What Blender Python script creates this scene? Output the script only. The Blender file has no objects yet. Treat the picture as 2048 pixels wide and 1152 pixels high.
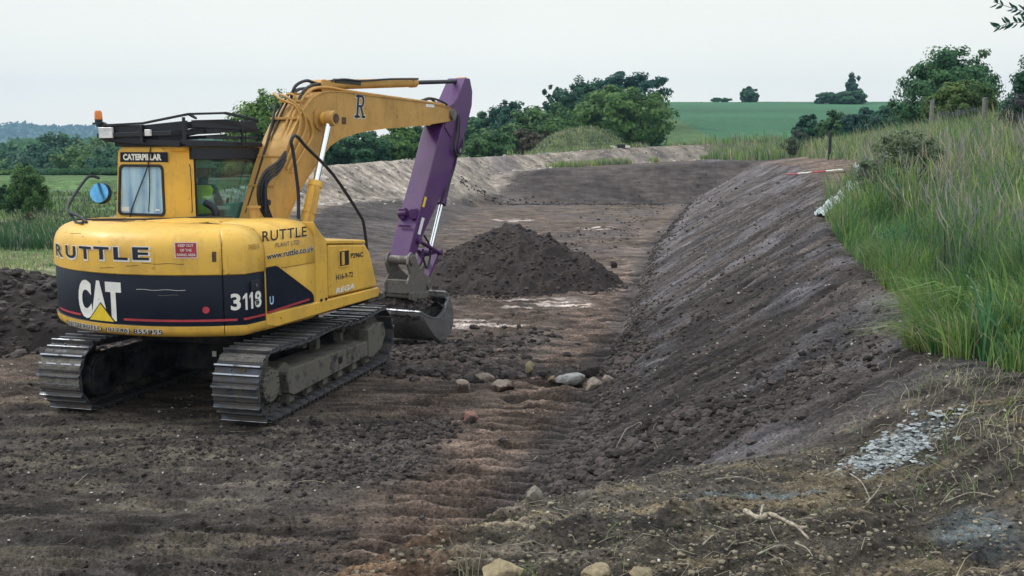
import bpy, math, random
import numpy as np
from mathutils import Vector, Matrix
random.seed(7)
rng = np.random.default_rng(11)
SC = bpy.context.scene
COL = SC.collection
PI = math.pi

# ------------------------------------------------------------------ camera, sky, sun
CAM_H = 2.72
cam_d = bpy.data.cameras.new('camera')
cam = bpy.data.objects.new('camera', cam_d)
COL.objects.link(cam)
cam.location = (0, 0, CAM_H)
cam.rotation_euler = (math.radians(90) - 0.1355, 0, 0)
cam_d.sensor_width = 36
cam_d.lens = 36 * 2000 / 2048
cam_d.clip_start = 0.1
cam_d.clip_end = 12000
SC.camera = cam

SUN_EL, SUN_AZ = math.radians(44), math.radians(286)   # azimuth clockwise from +Y
W = bpy.data.worlds.new("World")
SC.world = W
W.use_nodes = True
nt = W.node_tree
nt.nodes.clear()
out = nt.nodes.new('ShaderNodeOutputWorld')
sky = nt.nodes.new('ShaderNodeTexSky')
sky.sky_type = 'NISHITA'
sky.sun_disc = False
sky.sun_elevation = SUN_EL
sky.sun_rotation = SUN_AZ
bg1 = nt.nodes.new('ShaderNodeBackground')
bg1.inputs[1].default_value = 0.05
nt.links.new(sky.outputs[0], bg1.inputs[0])
tc = nt.nodes.new('ShaderNodeTexCoord')
sep = nt.nodes.new('ShaderNodeSeparateXYZ')
nt.links.new(tc.outputs['Generated'], sep.inputs[0])
nz = nt.nodes.new('ShaderNodeTexNoise')
nz.inputs['Scale'].default_value = 1.6
nz.inputs['Detail'].default_value = 5
nt.links.new(tc.outputs['Generated'], nz.inputs['Vector'])
ramp = nt.nodes.new('ShaderNodeValToRGB')
e = ramp.color_ramp.elements
e[0].position = 0.0; e[0].color = (1.22, 1.13, .97, 1)
e[1].position = 1.0; e[1].color = (1.42, 1.47, 1.52, 1)
m_ = e.new(0.17); m_.color = (0.93, 0.93, 0.85, 1)
m_ = e.new(0.4); m_.color = (0.98, 1.04, 1.07, 1)
nt.links.new(sep.outputs[2], ramp.inputs[0])
mul = nt.nodes.new('ShaderNodeMixRGB'); mul.blend_type = 'MULTIPLY'; mul.inputs[0].default_value = 1
mr = nt.nodes.new('ShaderNodeMapRange')
mr.inputs[1].default_value = 0.3; mr.inputs[2].default_value = 0.7
mr.inputs[3].default_value = 0.92; mr.inputs[4].default_value = 1.05
nt.links.new(nz.outputs[0], mr.inputs[0])
nt.links.new(ramp.outputs[0], mul.inputs[1]); nt.links.new(mr.outputs[0], mul.inputs[2])
bg2 = nt.nodes.new('ShaderNodeBackground')
bg2.inputs[1].default_value = 1.0
nt.links.new(mul.outputs[0], bg2.inputs[0])
mx = nt.nodes.new('ShaderNodeMixShader')
mx.inputs[0].default_value = 0.93
nt.links.new(bg1.outputs[0], mx.inputs[1]); nt.links.new(bg2.outputs[0], mx.inputs[2])
nt.links.new(mx.outputs[0], out.inputs[0])

sd = bpy.data.lights.new('sun', 'SUN')
sd.energy = 1.5
sd.angle = math.radians(10)
sd.color = (1.0, 0.95, 0.86)
sun = bpy.data.objects.new('sun', sd)
COL.objects.link(sun)
dsun = Vector((math.sin(SUN_AZ) * math.cos(SUN_EL), math.cos(SUN_AZ) * math.cos(SUN_EL), math.sin(SUN_EL)))
sun.rotation_euler = dsun.to_track_quat('Z', 'Y').to_euler()

SC.view_settings.view_transform = 'Standard'
SC.view_settings.look = 'None'
SC.view_settings.gamma = 1
SC.view_settings.exposure = 0.24
SC.render.engine = 'CYCLES'
SC.cycles.use_denoising = True
SC.cycles.max_bounces = 6
SC.cycles.transparent_max_bounces = 12
SC.cycles.volume_bounces = 0

# ------------------------------------------------------------------ noise
def _hash(ix, iy, seed):
    h = (ix * 374761393 + iy * 668265263 + seed * 974711) & 0xFFFFFFFF
    h = ((h ^ (h >> 13)) * 1274126177) & 0xFFFFFFFF
    return ((h ^ (h >> 16)) & 0xFFFF) / 65535.0
def vnoise(x, y, seed=0):
    x = np.asarray(x, float); y = np.asarray(y, float)
    ix = np.floor(x).astype(np.int64); iy = np.floor(y).astype(np.int64)
    fx = x - ix; fy = y - iy
    fx = fx * fx * (3 - 2 * fx); fy = fy * fy * (3 - 2 * fy)
    a = _hash(ix, iy, seed); b = _hash(ix + 1, iy, seed)
    c = _hash(ix, iy + 1, seed); d = _hash(ix + 1, iy + 1, seed)
    return (a + (b - a) * fx) * (1 - fy) + (c + (d - c) * fx) * fy - 0.5
def fbm(x, y, seed=0, octv=4, gain=0.5):
    s = 0; a = 1
    for i in range(octv):
        s = s + a * vnoise(x * 2 ** i + 17.3 * i, y * 2 ** i - 9.1 * i, seed + i)
        a *= gain
    return s
def sstep(a, b, x):
    t = np.clip((x - a) / (b - a), 0, 1)
    return t * t * (3 - 2 * t)
def smax(a, b, k=0.12):
    h = np.clip(0.5 + 0.5 * (a - b) / k, 0, 1)
    return b + (a - b) * h + k * h * (1 - h)

# ------------------------------------------------------------------ terrain
TOE = np.array([(-3, .0), (0, 3), (-.15, 6.5), (.25, 8.3), (.85, 10.5), (1.35, 13.7), (2.4, 20), (4.3, 31), (10.4, 59), (15, 80)], float)
CRE = np.array([(2.4, 0), (2.45, 5), (2.8, 7), (3.45, 9.5), (3.85, 12), (4.8, 16), (6.9, 22), (10.0, 35), (15.2, 62), (19, 80)], float)
LTZ_Y = [20, 28, 33, 39, 55, 64, 72]
LTZ_Z = [0, .05, .12, .25, .9, 1.1, 1.4]
CRZ_Y = [0, 6, 9.5, 12, 16, 22, 35, 62, 80]
CRZ_Z = [1.15, 1.3, 1.42, 1.55, 1.75, 2.0, 2.15, 2.1, 2.3]
LT = np.array([(-9, 18), (-6, 22), (-4.4, 28), (-2.9, 36), (-2.2, 52), (-2, 59)], float)
LC = np.array([(-11, 22), (-9.5, 28), (-8.4, 33), (-7.5, 39), (-6.2, 55), (-3, 64)], float)
BUND = [(-18, 36, -.2), (-15, 38, .3), (-12.2, 42, 1.05), (-9.2, 48, 2.0), (-6.3, 56, 2.25), (-.8, 68, 2.4), (3, 73, 2.65), (8.4, 78, 3.0), (16.6, 84, 3.35), (24, 90, 3.6)]
def floor_z(x, y):
    z = -0.32 * sstep(12.6, 17, y) * sstep(-7.5, -4.5, x - 0 * y)
    return z
def base_h(x, y):
    fl = floor_z(x, y)
    xt = np.interp(y, TOE[:, 1], TOE[:, 0]); xc = np.interp(y, CRE[:, 1], CRE[:, 0])
    zc = np.interp(y, CRZ_Y, CRZ_Z)
    t = (x - xt) / np.maximum(xc - xt, .3)
    # right bank of the cut, then the rising shoulder behind its crest
    bank = fl + (zc - fl) * np.clip(t, 0, 1) ** 0.92
    rise = np.interp(y, [0, 8, 16, 34, 60, 80], [.03, .05, .12, .17, .12, .06])
    over = np.maximum(x - xc, 0)
    bank = bank + rise * np.minimum(over, 14) + .03 * np.clip(over - 14, 0, 30)
    bank = np.where(t < 0, fl, bank)
    # far bank
    fbz = np.interp(x, [-8, -3, 2, 15, 25], [1.0, 1.25, 1.6, 2.1, 2.5])
    tf = np.clip((y - 58.5 - .05 * x) / 4.0, 0, 1)
    far = fl + (fbz - fl) * tf
    # left bank and the ground beyond it
    xlt = np.interp(y, LT[:, 1], LT[:, 0]); xlc = np.interp(y, LC[:, 1], LC[:, 0])
    zl = np.interp(y, LTZ_Y, LTZ_Z)
    tl = np.clip((xlt - x) / np.maximum(xlt - xlc, .5), 0, 1) * (y > 18)
    left = fl + (zl - fl) * tl
    left = left - np.clip(xlc - x - 1, 0, 12) * .04 * (y > 24) * (y < 200)
    h = np.maximum(np.maximum(bank, far * (y > 30) + fl * (y <= 30)), left)
    # foreground shelf where the photographer stands
    yf = np.interp(x, [-9, -5, -3, -1, 0, 1, 2.6, 6], [1.2, 1.8, 2.5, 3.5, 4.5, 5.2, 5.6, 5.6])
    shelf = 1.12 - .03 * x * (x < 0) * -1 - .035 * y
    shelf = np.where(x < 0, 1.12 + .06 * x - .03 * y, 1.12 - .03 * y + .03 * x)
    tn = 1 - np.clip((y - yf) / 2.3, 0, 1)
    tn = tn * tn * (3 - 2 * tn)
    fore = fl + (shelf - fl) * tn
    h = np.where(y < 12, smax(h, fore, .1), h)
    # bund
    bz = np.full(np.shape(x), -99.0)
    for (x0, y0, z0), (x1, y1, z1) in zip(BUND[:-1], BUND[1:]):
        dx, dy = x1 - x0, y1 - y0
        L2 = dx * dx + dy * dy
        s = np.clip(((x - x0) * dx + (y - y0) * dy) / L2, 0, 1)
        px, py = x0 + s * dx, y0 + s * dy
        d = np.hypot(x - px, y - py)
        sgn = (x - px) * dy - (y - py) * dx      # + : camera side
        zz = z0 + s * (z1 - z0)
        f = np.where(sgn > 0, zz - np.maximum(d - .25, 0) * .66, zz - np.maximum(d - .25, 0) * .35)
        bz = np.maximum(bz, f)
    h = np.where(y > 34, np.maximum(h, np.where(bz > h, bz, -99)), h)
    # far land: the left valley sinks, the right hill climbs
    val = -7.5 * sstep(66, 170, y) * (1 - sstep(-60, 8, x * 1.0 - .12 * (y - 60)))
    hill_ridge = 3.4 + 12.0 * np.clip((y - 100) / 160, 0, 1) ** .9 - 14 * sstep(262, 420, y)
    w = sstep(84, 150, y)
    h = h * (1 - w) + w * np.where(x > -30, hill_ridge * sstep(-45, 12, x), 0) + val * sstep(66, 90, y)
    h = h * (1 - sstep(600, 1200, y)) + (-12) * sstep(600, 1200, y)
    return h
def zones(x, y):
    """material weights: red floor, pale bund, turf, damp"""
    xt = np.interp(y, TOE[:, 1], TOE[:, 0]); xc = np.interp(y, CRE[:, 1], CRE[:, 0])
    return xt, xc
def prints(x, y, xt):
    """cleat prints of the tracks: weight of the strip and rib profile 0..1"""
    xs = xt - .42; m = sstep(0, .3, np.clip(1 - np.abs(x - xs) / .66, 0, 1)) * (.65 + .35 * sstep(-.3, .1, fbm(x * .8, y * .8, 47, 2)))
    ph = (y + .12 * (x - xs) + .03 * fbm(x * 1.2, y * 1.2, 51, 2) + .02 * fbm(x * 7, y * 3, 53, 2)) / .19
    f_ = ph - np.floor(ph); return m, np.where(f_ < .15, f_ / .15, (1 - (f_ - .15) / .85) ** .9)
def detail_h(x, y):
    xt, xc = zones(x, y)
    d = 0
    near = 1 - sstep(30, 75, np.hypot(x, y))
    onfloor = sstep(.25, -.25, 0) * 0 + (1 - sstep(-.3, .3, x - xt))
    bank = sstep(-.3, .3, x - xt) * (1 - sstep(-.1, .4, x - xc))
    rough = .35 + .95 * sstep(-.1, .25, fbm(x * .7, y * .7, 3, 3))
    d = d + .045 * fbm(x * .9, y * .9, 21, 3) * (1 - .7 * prints(x, y, xt)[0])
    d = d + .034 * rough * fbm(x * 5, y * 5, 5, 5, .62) * near
    # smeared bank: bucket drag lines running down the slope, low relief
    u = x * .86 + y * .5; v = -x * .5 + y * .86
    d = d + bank * .060 * fbm(u * .8, v * 5.5, 31, 4, .6)
    # track prints: transverse ridges in strips
    for off, wd, amp, sd in ((-.42, .66, .085, 1), (-2.9, .5, .05, 2), (-4.6, .5, .04, 3), (-1.9, .5, .06, 5)):
        xs = xt + off
        m = np.clip(1 - np.abs(x - xs) / wd, 0, 1)
        m = sstep(0, .35, m)
        m = m * sstep(-.3, .12, fbm(x * .5 + 5, y * .35, 41 + sd, 2)) if sd > 1 else m * (.65 + .35 * sstep(-.3, .1, fbm(x * .8, y * .8, 47, 2)))
        ph = (y + .12 * (x - xs) + .03 * fbm(x * 1.2, y * 1.2, 51, 2) + .02 * fbm(x * 7, y * 3, 53, 2)) / .19
        f_ = ph - np.floor(ph); rid = np.where(f_ < .12, f_ / .12, (1 - (f_ - .12) / .88) ** 1.2) * (1 + .9 * fbm(x * 3, y * 5, 57, 3))
        d = d + onfloor * m * amp * (rid - .35) * near - onfloor * m * .02
    fine = 1 - sstep(9, 20, np.hypot(x, y))
    d = d + fine * (.011 * fbm(x * 21, y * 21, 63, 3, .7) + .012 * np.maximum(fbm(x * 13, y * 13, 67, 2), .05) * rough)
    # long horizontal scrape marks over the floor
    st_ = fbm(x * 1.1, y * 3.2, 62, 4, .55) * 5; st_ = st_ - np.floor(st_)
    d = d + .020 * np.where(st_ < .15, st_ / .15, (1 - st_) / .85) * near * (1 - bank * .5) * (1 - .9 * prints(x, y, xt)[0])
    d = d + onfloor * .036 * fbm(x * 1.0, y * 7, 61, 3, .6) * near
    return d
def height(x, y):
    x = np.asarray(x, float); y = np.asarray(y, float)
    m = np.hypot((x + 3.2) , (y - 11.3))
    flat = .35 + .65 * sstep(1.2, 2.6, m)
    return base_h(x, y) + detail_h(x, y) * flat
def gz(x, y):
    return float(height(np.array([x]), np.array([y]))[0])

# ------------------------------------------------------------------ mesh helpers
def tag(o, label=None, cat=None, group=None, kind=None):
    if label: o['label'] = label
    if cat: o['category'] = cat
    if group: o['group'] = group
    if kind: o['kind'] = kind
    return o
def mesh_np(name, V, F, mats, parent=None, smooth=False, mi=None, colors=None):
    me = bpy.data.meshes.new(name)
    V = np.ascontiguousarray(V, np.float32); F = np.ascontiguousarray(F, np.int32)
    n, k = F.shape
    me.vertices.add(len(V)); me.vertices.foreach_set('co', V.ravel())
    me.loops.add(n * k); me.loops.foreach_set('vertex_index', F.ravel())
    me.polygons.add(n)
    me.polygons.foreach_set('loop_start', np.arange(0, n * k, k, dtype=np.int32))
    me.polygons.foreach_set('loop_total', np.full(n, k, np.int32))
    if mi is not None: me.polygons.foreach_set('material_index', np.ascontiguousarray(mi, np.int32))
    me.polygons.foreach_set('use_smooth', np.full(n, bool(smooth)))
    me.update(calc_edges=True)
    for m in (mats if isinstance(mats, (list, tuple)) else [mats]): me.materials.append(m)
    if colors is not None:
        for cn, cv in colors.items():
            a = me.color_attributes.new(cn, 'FLOAT_COLOR', 'POINT')
            a.data.foreach_set('color', np.ascontiguousarray(cv, np.float32).ravel())
    o = bpy.data.objects.new(name, me); COL.objects.link(o)
    if parent: o.parent = parent
    return o
def empty(name, loc=(0, 0, 0), rz=0, parent=None):
    o = bpy.data.objects.new(name, None); COL.objects.link(o)
    o.location = loc; o.rotation_euler = (0, 0, rz)
    o.empty_display_size = .3
    if parent: o.parent = parent
    return o
def catmull(pts, n=6):
    P = [Vector(p) for p in pts]
    if len(P) < 3: return P
    Q = [P[0] * 2 - P[1]] + P + [P[-1] * 2 - P[-2]]
    R = []
    for i in range(1, len(Q) - 2):
        for k in range(n):
            t = k / n
            a, b, c, d = Q[i - 1], Q[i], Q[i + 1], Q[i + 2]
            R.append(.5 * ((2 * b) + (c - a) * t + (2 * a - 5 * b + 4 * c - d) * t * t + (3 * b - a - 3 * c + d) * t ** 3))
    R.append(P[-1]); return R
class MB:
    def __init__(s): s.v = []; s.f = []; s.m = []
    def add(s, vs, fs, mi=0):
        o = len(s.v); s.v += [tuple(v) for v in vs]
        s.f += [tuple(i + o for i in f) for f in fs]; s.m += [mi] * len(fs); return s
    def box(s, c, d, rot=None, mi=0):
        hx, hy, hz = d[0] / 2, d[1] / 2, d[2] / 2
        R = rot or Matrix.Identity(3); c = Vector(c)
        vs = [c + R @ Vector((x * hx, y * hy, z * hz)) for x in (-1, 1) for y in (-1, 1) for z in (-1, 1)]
        return s.add(vs, [(0, 1, 3, 2), (4, 6, 7, 5), (0, 4, 5, 1), (2, 3, 7, 6), (0, 2, 6, 4), (1, 5, 7, 3)], mi)
    def bar(s, a, b, w, h, mi=0, up=(0, 0, 1)):
        a = Vector(a); b = Vector(b); x = (b - a); L = x.length; x.normalize()
        u = Vector(up)
        if abs(x.dot(u)) > .98: u = Vector((1, 0, 0))
        y = u.cross(x).normalized(); z = x.cross(y)
        R = Matrix((x, y, z)).transposed()
        return s.box((a + b) / 2, (L, w, h), R, mi)
    def prism(s, pts, y0, y1, mi=0, ymap=None):
        """pts in (x,z), extruded along y"""
        n = len(pts); A = 0
        for i in range(n):
            x0, z0 = pts[i]; x1, z1 = pts[(i + 1) % n]; A += x0 * z1 - x1 * z0
        if A < 0: pts = pts[::-1]
        vs = [(x, y0, z) for x, z in pts] + [(x, y1, z) for x, z in pts]
        fs = [tuple(range(n)), tuple(range(2 * n - 1, n - 1, -1))]
        fs += [(i + n, (i + 1) % n + n, (i + 1) % n, i) for i in range(n)]
        return s.add(vs, fs, mi)
    def prism_z(s, pts, z0, z1, mi=0):
        n = len(pts); A = 0
        for i in range(n):
            x0, q0 = pts[i]; x1, q1 = pts[(i + 1) % n]; A += x0 * q1 - x1 * q0
        if A < 0: pts = pts[::-1]
        vs = [(x, y, z0) for x, y in pts] + [(x, y, z1) for x, y in pts]
        fs = [tuple(range(n - 1, -1, -1)), tuple(range(n, 2 * n))]
        fs += [(i, (i + 1) % n, (i + 1) % n + n, i + n) for i in range(n)]
        return s.add(vs, fs, mi)
    def cyl(s, a, b, r, n=20, r2=None, mi=0):
        return s.tube([a, b], [r, r if r2 is None else r2], n, mi)
    def tube(s, pts, r, n=8, mi=0, cap=True):
        P = [Vector(p) for p in pts]; k = len(P)
        rs = list(r) if isinstance(r, (list, tuple)) else [r] * k
        t = (P[1] - P[0]).normalized()
        u = Vector((0, 0, 1)) if abs(t.z) < .9 else Vector((1, 0, 0))
        a = t.cross(u).normalized()
        vs = []
        for i in range(k):
            if i == 0: t = (P[1] - P[0])
            elif i == k - 1: t = P[-1] - P[-2]
            else: t = (P[i + 1] - P[i]).normalized() + (P[i] - P[i - 1]).normalized()
            t.normalize()
            a = (a - t * a.dot(t)).normalized(); b = t.cross(a)
            for j in range(n):
                q = 2 * PI * j / n
                vs.append(P[i] + (a * math.cos(q) + b * math.sin(q)) * rs[i])
        fs = [(i * n + j, i * n + (j + 1) % n, (i + 1) * n + (j + 1) % n, (i + 1) * n + j) for i in range(k - 1) for j in range(n)]
        if cap: fs += [tuple(range(n - 1, -1, -1)), tuple(range((k - 1) * n, k * n))]
        return s.add(vs, fs, mi)
    def hose(s, pts, r, n=8, mi=0, q=6): return s.tube(catmull(pts, q), r, n, mi)
    def build(s, name, mats, parent=None, bevel=0, smooth=False, rot=None, seg=2):
        me = bpy.data.meshes.new(name)
        me.from_pydata(s.v, [], s.f)
        for m in (mats if isinstance(mats, (list, tuple)) else [mats]): me.materials.append(m)
        me.polygons.foreach_set('material_index', s.m)
        if smooth:
            me.polygons.foreach_set('use_smooth', [True] * len(s.f))
            me.set_sharp_from_angle(angle=math.radians(42))
        me.update()
        o = bpy.data.objects.new(name, me); COL.objects.link(o)
        if parent: o.parent = parent
        if rot is not None: o.rotation_euler = (0, 0, rot)
        if bevel:
            b = o.modifiers.new('bevel', 'BEVEL'); b.width = bevel; b.segments = seg
            b.limit_method = 'ANGLE'; b.angle_limit = math.radians(35)
            me.polygons.foreach_set('use_smooth', [True] * len(s.f))
            b.harden_normals = True
        return o

# ------------------------------------------------------------------ materials
def new_mat(name):
    m = bpy.data.materials.new(name); m.use_nodes = True
    return m, m.node_tree, m.node_tree.nodes['Principled BSDF']
def N(nt, t, **kw):
    n = nt.nodes.new(t)
    for k, v in kw.items():
        if k in n.inputs: n.inputs[k].default_value = v
        else: setattr(n, k, v)
    return n
def rgba(c): return (c[0], c[1], c[2], 1)
def mixc(nt, fac, a, b, blend='MIX'):
    n = nt.nodes.new('ShaderNodeMix'); n.data_type = 'RGBA'; n.blend_type = blend
    for sock, val in ((n.inputs[0], fac), (n.inputs[6], a), (n.inputs[7], b)):
        if hasattr(val, 'is_output') or isinstance(val, bpy.types.NodeSocket): nt.links.new(val, sock)
        elif isinstance(val, (int, float)): sock.default_value = val
        else: sock.default_value = rgba(val)
    return n.outputs[2]
def ramp1(nt, src, a, b, lo=0, hi=1):
    n = N(nt, 'ShaderNodeMapRange'); n.inputs[1].default_value = a; n.inputs[2].default_value = b
    n.inputs[3].default_value = lo; n.inputs[4].default_value = hi
    nt.links.new(src, n.inputs[0]); return n.outputs[0]
def noise(nt, scale, detail=4, rough=.6, vec=None, dist=0):
    n = N(nt, 'ShaderNodeTexNoise', Scale=scale, Detail=detail, Roughness=rough, Distortion=dist)
    if vec is not None: nt.links.new(vec, n.inputs['Vector'])
    return n.outputs[0]
def objvec(nt, scale=(1, 1, 1)):
    t = N(nt, 'ShaderNodeTexCoord'); m = N(nt, 'ShaderNodeMapping'); m.inputs['Scale'].default_value = scale
    nt.links.new(t.outputs['Object'], m.inputs[0]); return m.outputs[0]
def bump(nt, bs, h, strength=.3, dist=.01):
    b = N(nt, 'ShaderNodeBump'); b.inputs['Strength'].default_value = strength; b.inputs['Distance'].default_value = dist
    nt.links.new(h, b.inputs['Height']); nt.links.new(b.outputs[0], bs.inputs['Normal'])
def paint(name, col, dirt=(.10, .075, .055), amount=.35, rough=.42, low=.52, spots=True, metallic=0):
    m, nt, bs = new_mat(name)
    v = objvec(nt)
    n1 = noise(nt, 2.2, 6, .65, v); n2 = noise(nt, 14, 5, .7, v)
    vs = objvec(nt, (9, 9, 1.2)); n3 = noise(nt, 2.0, 4, .7, vs)
    f1 = ramp1(nt, n1, .45, .8, 0, amount)
    c = mixc(nt, f1, col, dirt)
    f3 = ramp1(nt, n3, .56, .82, 0, amount * .9)
    c = mixc(nt, f3, c, [k * .8 for k in dirt])
    if spots:
        f2 = ramp1(nt, n2, .63, .70, 0, .7)
        c = mixc(nt, f2, c, (.07, .035, .02))
    nt.links.new(c, bs.inputs['Base Color'])
    r = ramp1(nt, n1, .3, .8, rough, min(1, rough + .35)); nt.links.new(r, bs.inputs['Roughness'])
    bs.inputs['Metallic'].default_value = metallic
    bump(nt, bs, n2, .12, .004)
    return m
def plain(name, col, rough=.6, metallic=0, var=.25, scale=8, bumps=.1):
    m, nt, bs = new_mat(name)
    n = noise(nt, scale, 5, .65, objvec(nt))
    f = ramp1(nt, n, .3, .7, 0, 1)
    c = mixc(nt, f, [k * (1 - var) for k in col], [min(1, k * (1 + var)) for k in col])
    nt.links.new(c, bs.inputs['Base Color']); bs.inputs['Roughness'].default_value = rough
    bs.inputs['Metallic'].default_value = metallic
    if bumps: bump(nt, bs, n, bumps, .01)
    return m
M = {}
M['yellow'] = paint('yellow_paint', (.76, .46, .07), (.22, .13, .055), .55, .33)
M['boomyel'] = paint('worn_boom_yellow', (.56, .32, .085), (.17, .11, .05), .55, .5)
M['blue'] = paint('navy_paint', (.0035, .008, .022), (.02, .025, .035), .35, .38, spots=False)
M['blue'].node_tree.nodes['Principled BSDF'].inputs['Specular IOR Level'].default_value = .28
M['purple'] = paint('purple_paint', (.080, .018, .130), (.13, .09, .12), .55, .30)
M['black'] = paint('black_paint', (.009, .013, .024), (.04, .042, .05), .5, .45, spots=False)
M['rubber'] = plain('black_rubber', (.013, .014, .018), .5)
M['red'] = plain('red_vinyl', (.42, .04, .06), .5)
M['white'] = plain('white_vinyl', (.80, .80, .76), .5, var=.08)
M['decal_dark'] = plain('dark_vinyl', (.012, .016, .03), .45)
M['decal_yellow'] = plain('yellow_vinyl', (.80, .58, .03), .45, var=.1)
M['faded'] = plain('faded_vinyl', (.42, .27, .09), .5)
M['chrome'] = plain('chromed_steel', (.80, .82, .84), .16, 1, .08, bumps=0)
M['rust'] = plain('rusty_steel', (.10, .055, .035), .85, 0, .4, 20)
def muddy_steel(name, steel=(.16, .17, .19), mud=(.085, .072, .06), t=.5, rough=.38):
    m, nt, bs = new_mat(name)
    v = objvec(nt); n1 = noise(nt, 7, 6, .7, v); n2 = noise(nt, 45, 4, .7, v)
    f = ramp1(nt, n1, t - .08, t + .08)
    mudc = mixc(nt, n2, [k * .55 for k in mud], [k * 1.5 for k in mud])
    c = mixc(nt, f, steel, mudc); nt.links.new(c, bs.inputs['Base Color'])
    nt.links.new(ramp1(nt, f, 0, 1, rough, .95), bs.inputs['Roughness'])
    nt.links.new(ramp1(nt, f, 0, 1, .75, 0), bs.inputs['Metallic'])
    bump(nt, bs, n1, .5, .02)
    return m
M['shoe'] = muddy_steel('muddy_track_steel', (.075, .085, .11), (.085, .075, .066), .47)
M['packed'] = plain('packed_mud', (.15, .14, .125), .95, 0, .4, 22, .8)
M['edge'] = muddy_steel('worn_grouser_steel', (.40, .43, .48), (.09, .08, .07), .60, .28)
M['frame'] = muddy_steel('muddy_frame', (.04, .04, .05), (.13, .12, .10), .40, .6)
M['darkframe'] = muddy_steel('dark_frame', (.012, .014, .02), (.03, .028, .027), .5, .6)
M['bucket'] = muddy_steel('bucket_steel', (.28, .28, .29), (.09, .08, .075), .55, .35)
M['coupler'] = muddy_steel('coupler_steel', (.22, .21, .20), (.13, .115, .10), .5, .5)
def glass_mat(name, tint, alpha, rough=.03, refl=.12):
    m = bpy.data.materials.new(name); m.use_nodes = True; nt = m.node_tree; nt.nodes.clear()
    o = N(nt, 'ShaderNodeOutputMaterial'); t = N(nt, 'ShaderNodeBsdfTransparent'); t.inputs[0].default_value = rgba(tint)
    g = N(nt, 'ShaderNodeBsdfGlossy'); g.inputs['Roughness'].default_value = rough; g.inputs[0].default_value = (.9, .95, 1, 1)
    fr = N(nt, 'ShaderNodeFresnel'); fr.inputs[0].default_value = 1.5
    f = ramp1(nt, fr.outputs[0], 0, 1, refl * .1, .14)
    a = N(nt, 'ShaderNodeMixShader'); nt.links.new(f, a.inputs[0]); nt.links.new(t.outputs[0], a.inputs[1]); nt.links.new(g.outputs[0], a.inputs[2])
    d = N(nt, 'ShaderNodeBsdfDiffuse'); d.inputs[0].default_value = (.25, .36, .38, 1)
    b = N(nt, 'ShaderNodeMixShader')
    n = noise(nt, 3, 4, .6, objvec(nt)); nt.links.new(ramp1(nt, n, .3, .8, alpha * .5, alpha * 1.5), b.inputs[0])
    nt.links.new(a.outputs[0], b.inputs[1]); nt.links.new(d.outputs[0], b.inputs[2]); nt.links.new(b.outputs[0], o.inputs[0])
    return m
M['glass'] = glass_mat('tinted_glass', (.55, .78, .76), .10)
def sky_pane_mat():
    m, nt, bs = new_mat('painted_reflection_glass')  # sky reflection with its vertical streaks, painted as pale blue base colour
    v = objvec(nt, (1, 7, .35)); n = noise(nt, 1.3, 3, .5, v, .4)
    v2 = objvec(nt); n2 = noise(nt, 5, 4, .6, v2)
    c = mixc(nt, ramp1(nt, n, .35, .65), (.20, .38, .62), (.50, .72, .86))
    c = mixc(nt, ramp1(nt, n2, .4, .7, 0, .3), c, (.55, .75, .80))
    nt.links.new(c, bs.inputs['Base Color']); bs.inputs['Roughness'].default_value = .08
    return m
M['painted_sky'] = sky_pane_mat()
M['mirror'] = plain('mirror_glass', (.14, .42, .75), .16, 1, .35, 6, 0)
def lens_mat(name, col, em=0):
    m, nt, bs = new_mat(name); bs.inputs['Base Color'].default_value = rgba(col); bs.inputs['Roughness'].default_value = .12
    bs.inputs['Transmission Weight'].default_value = .35
    return m
M['amber'] = lens_mat('amber_lens', (.95, .28, .03))
M['lamp'] = plain('lamp_glass', (.7, .72, .75), .15, 0, .3, 10, 0)
M['skin'] = plain('skin', (.45, .26, .19), .6)
M['cloth'] = plain('dark_cloth', (.06, .09, .13), .85)
M['hivis'] = plain('hivis_fabric', (.62, .72, .05), .8)
M['tape'] = plain('silver_tape', (.6, .62, .6), .4)
M['helmet'] = plain('pale_green_helmet', (.45, .72, .62), .35)
M['seat'] = plain('seat_fabric', (.02, .022, .028), .9)
M['teal'] = plain('teal_board', (.06, .42, .42), .5)
M['pale'] = plain('pale_board', (.45, .60, .58), .6)

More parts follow.
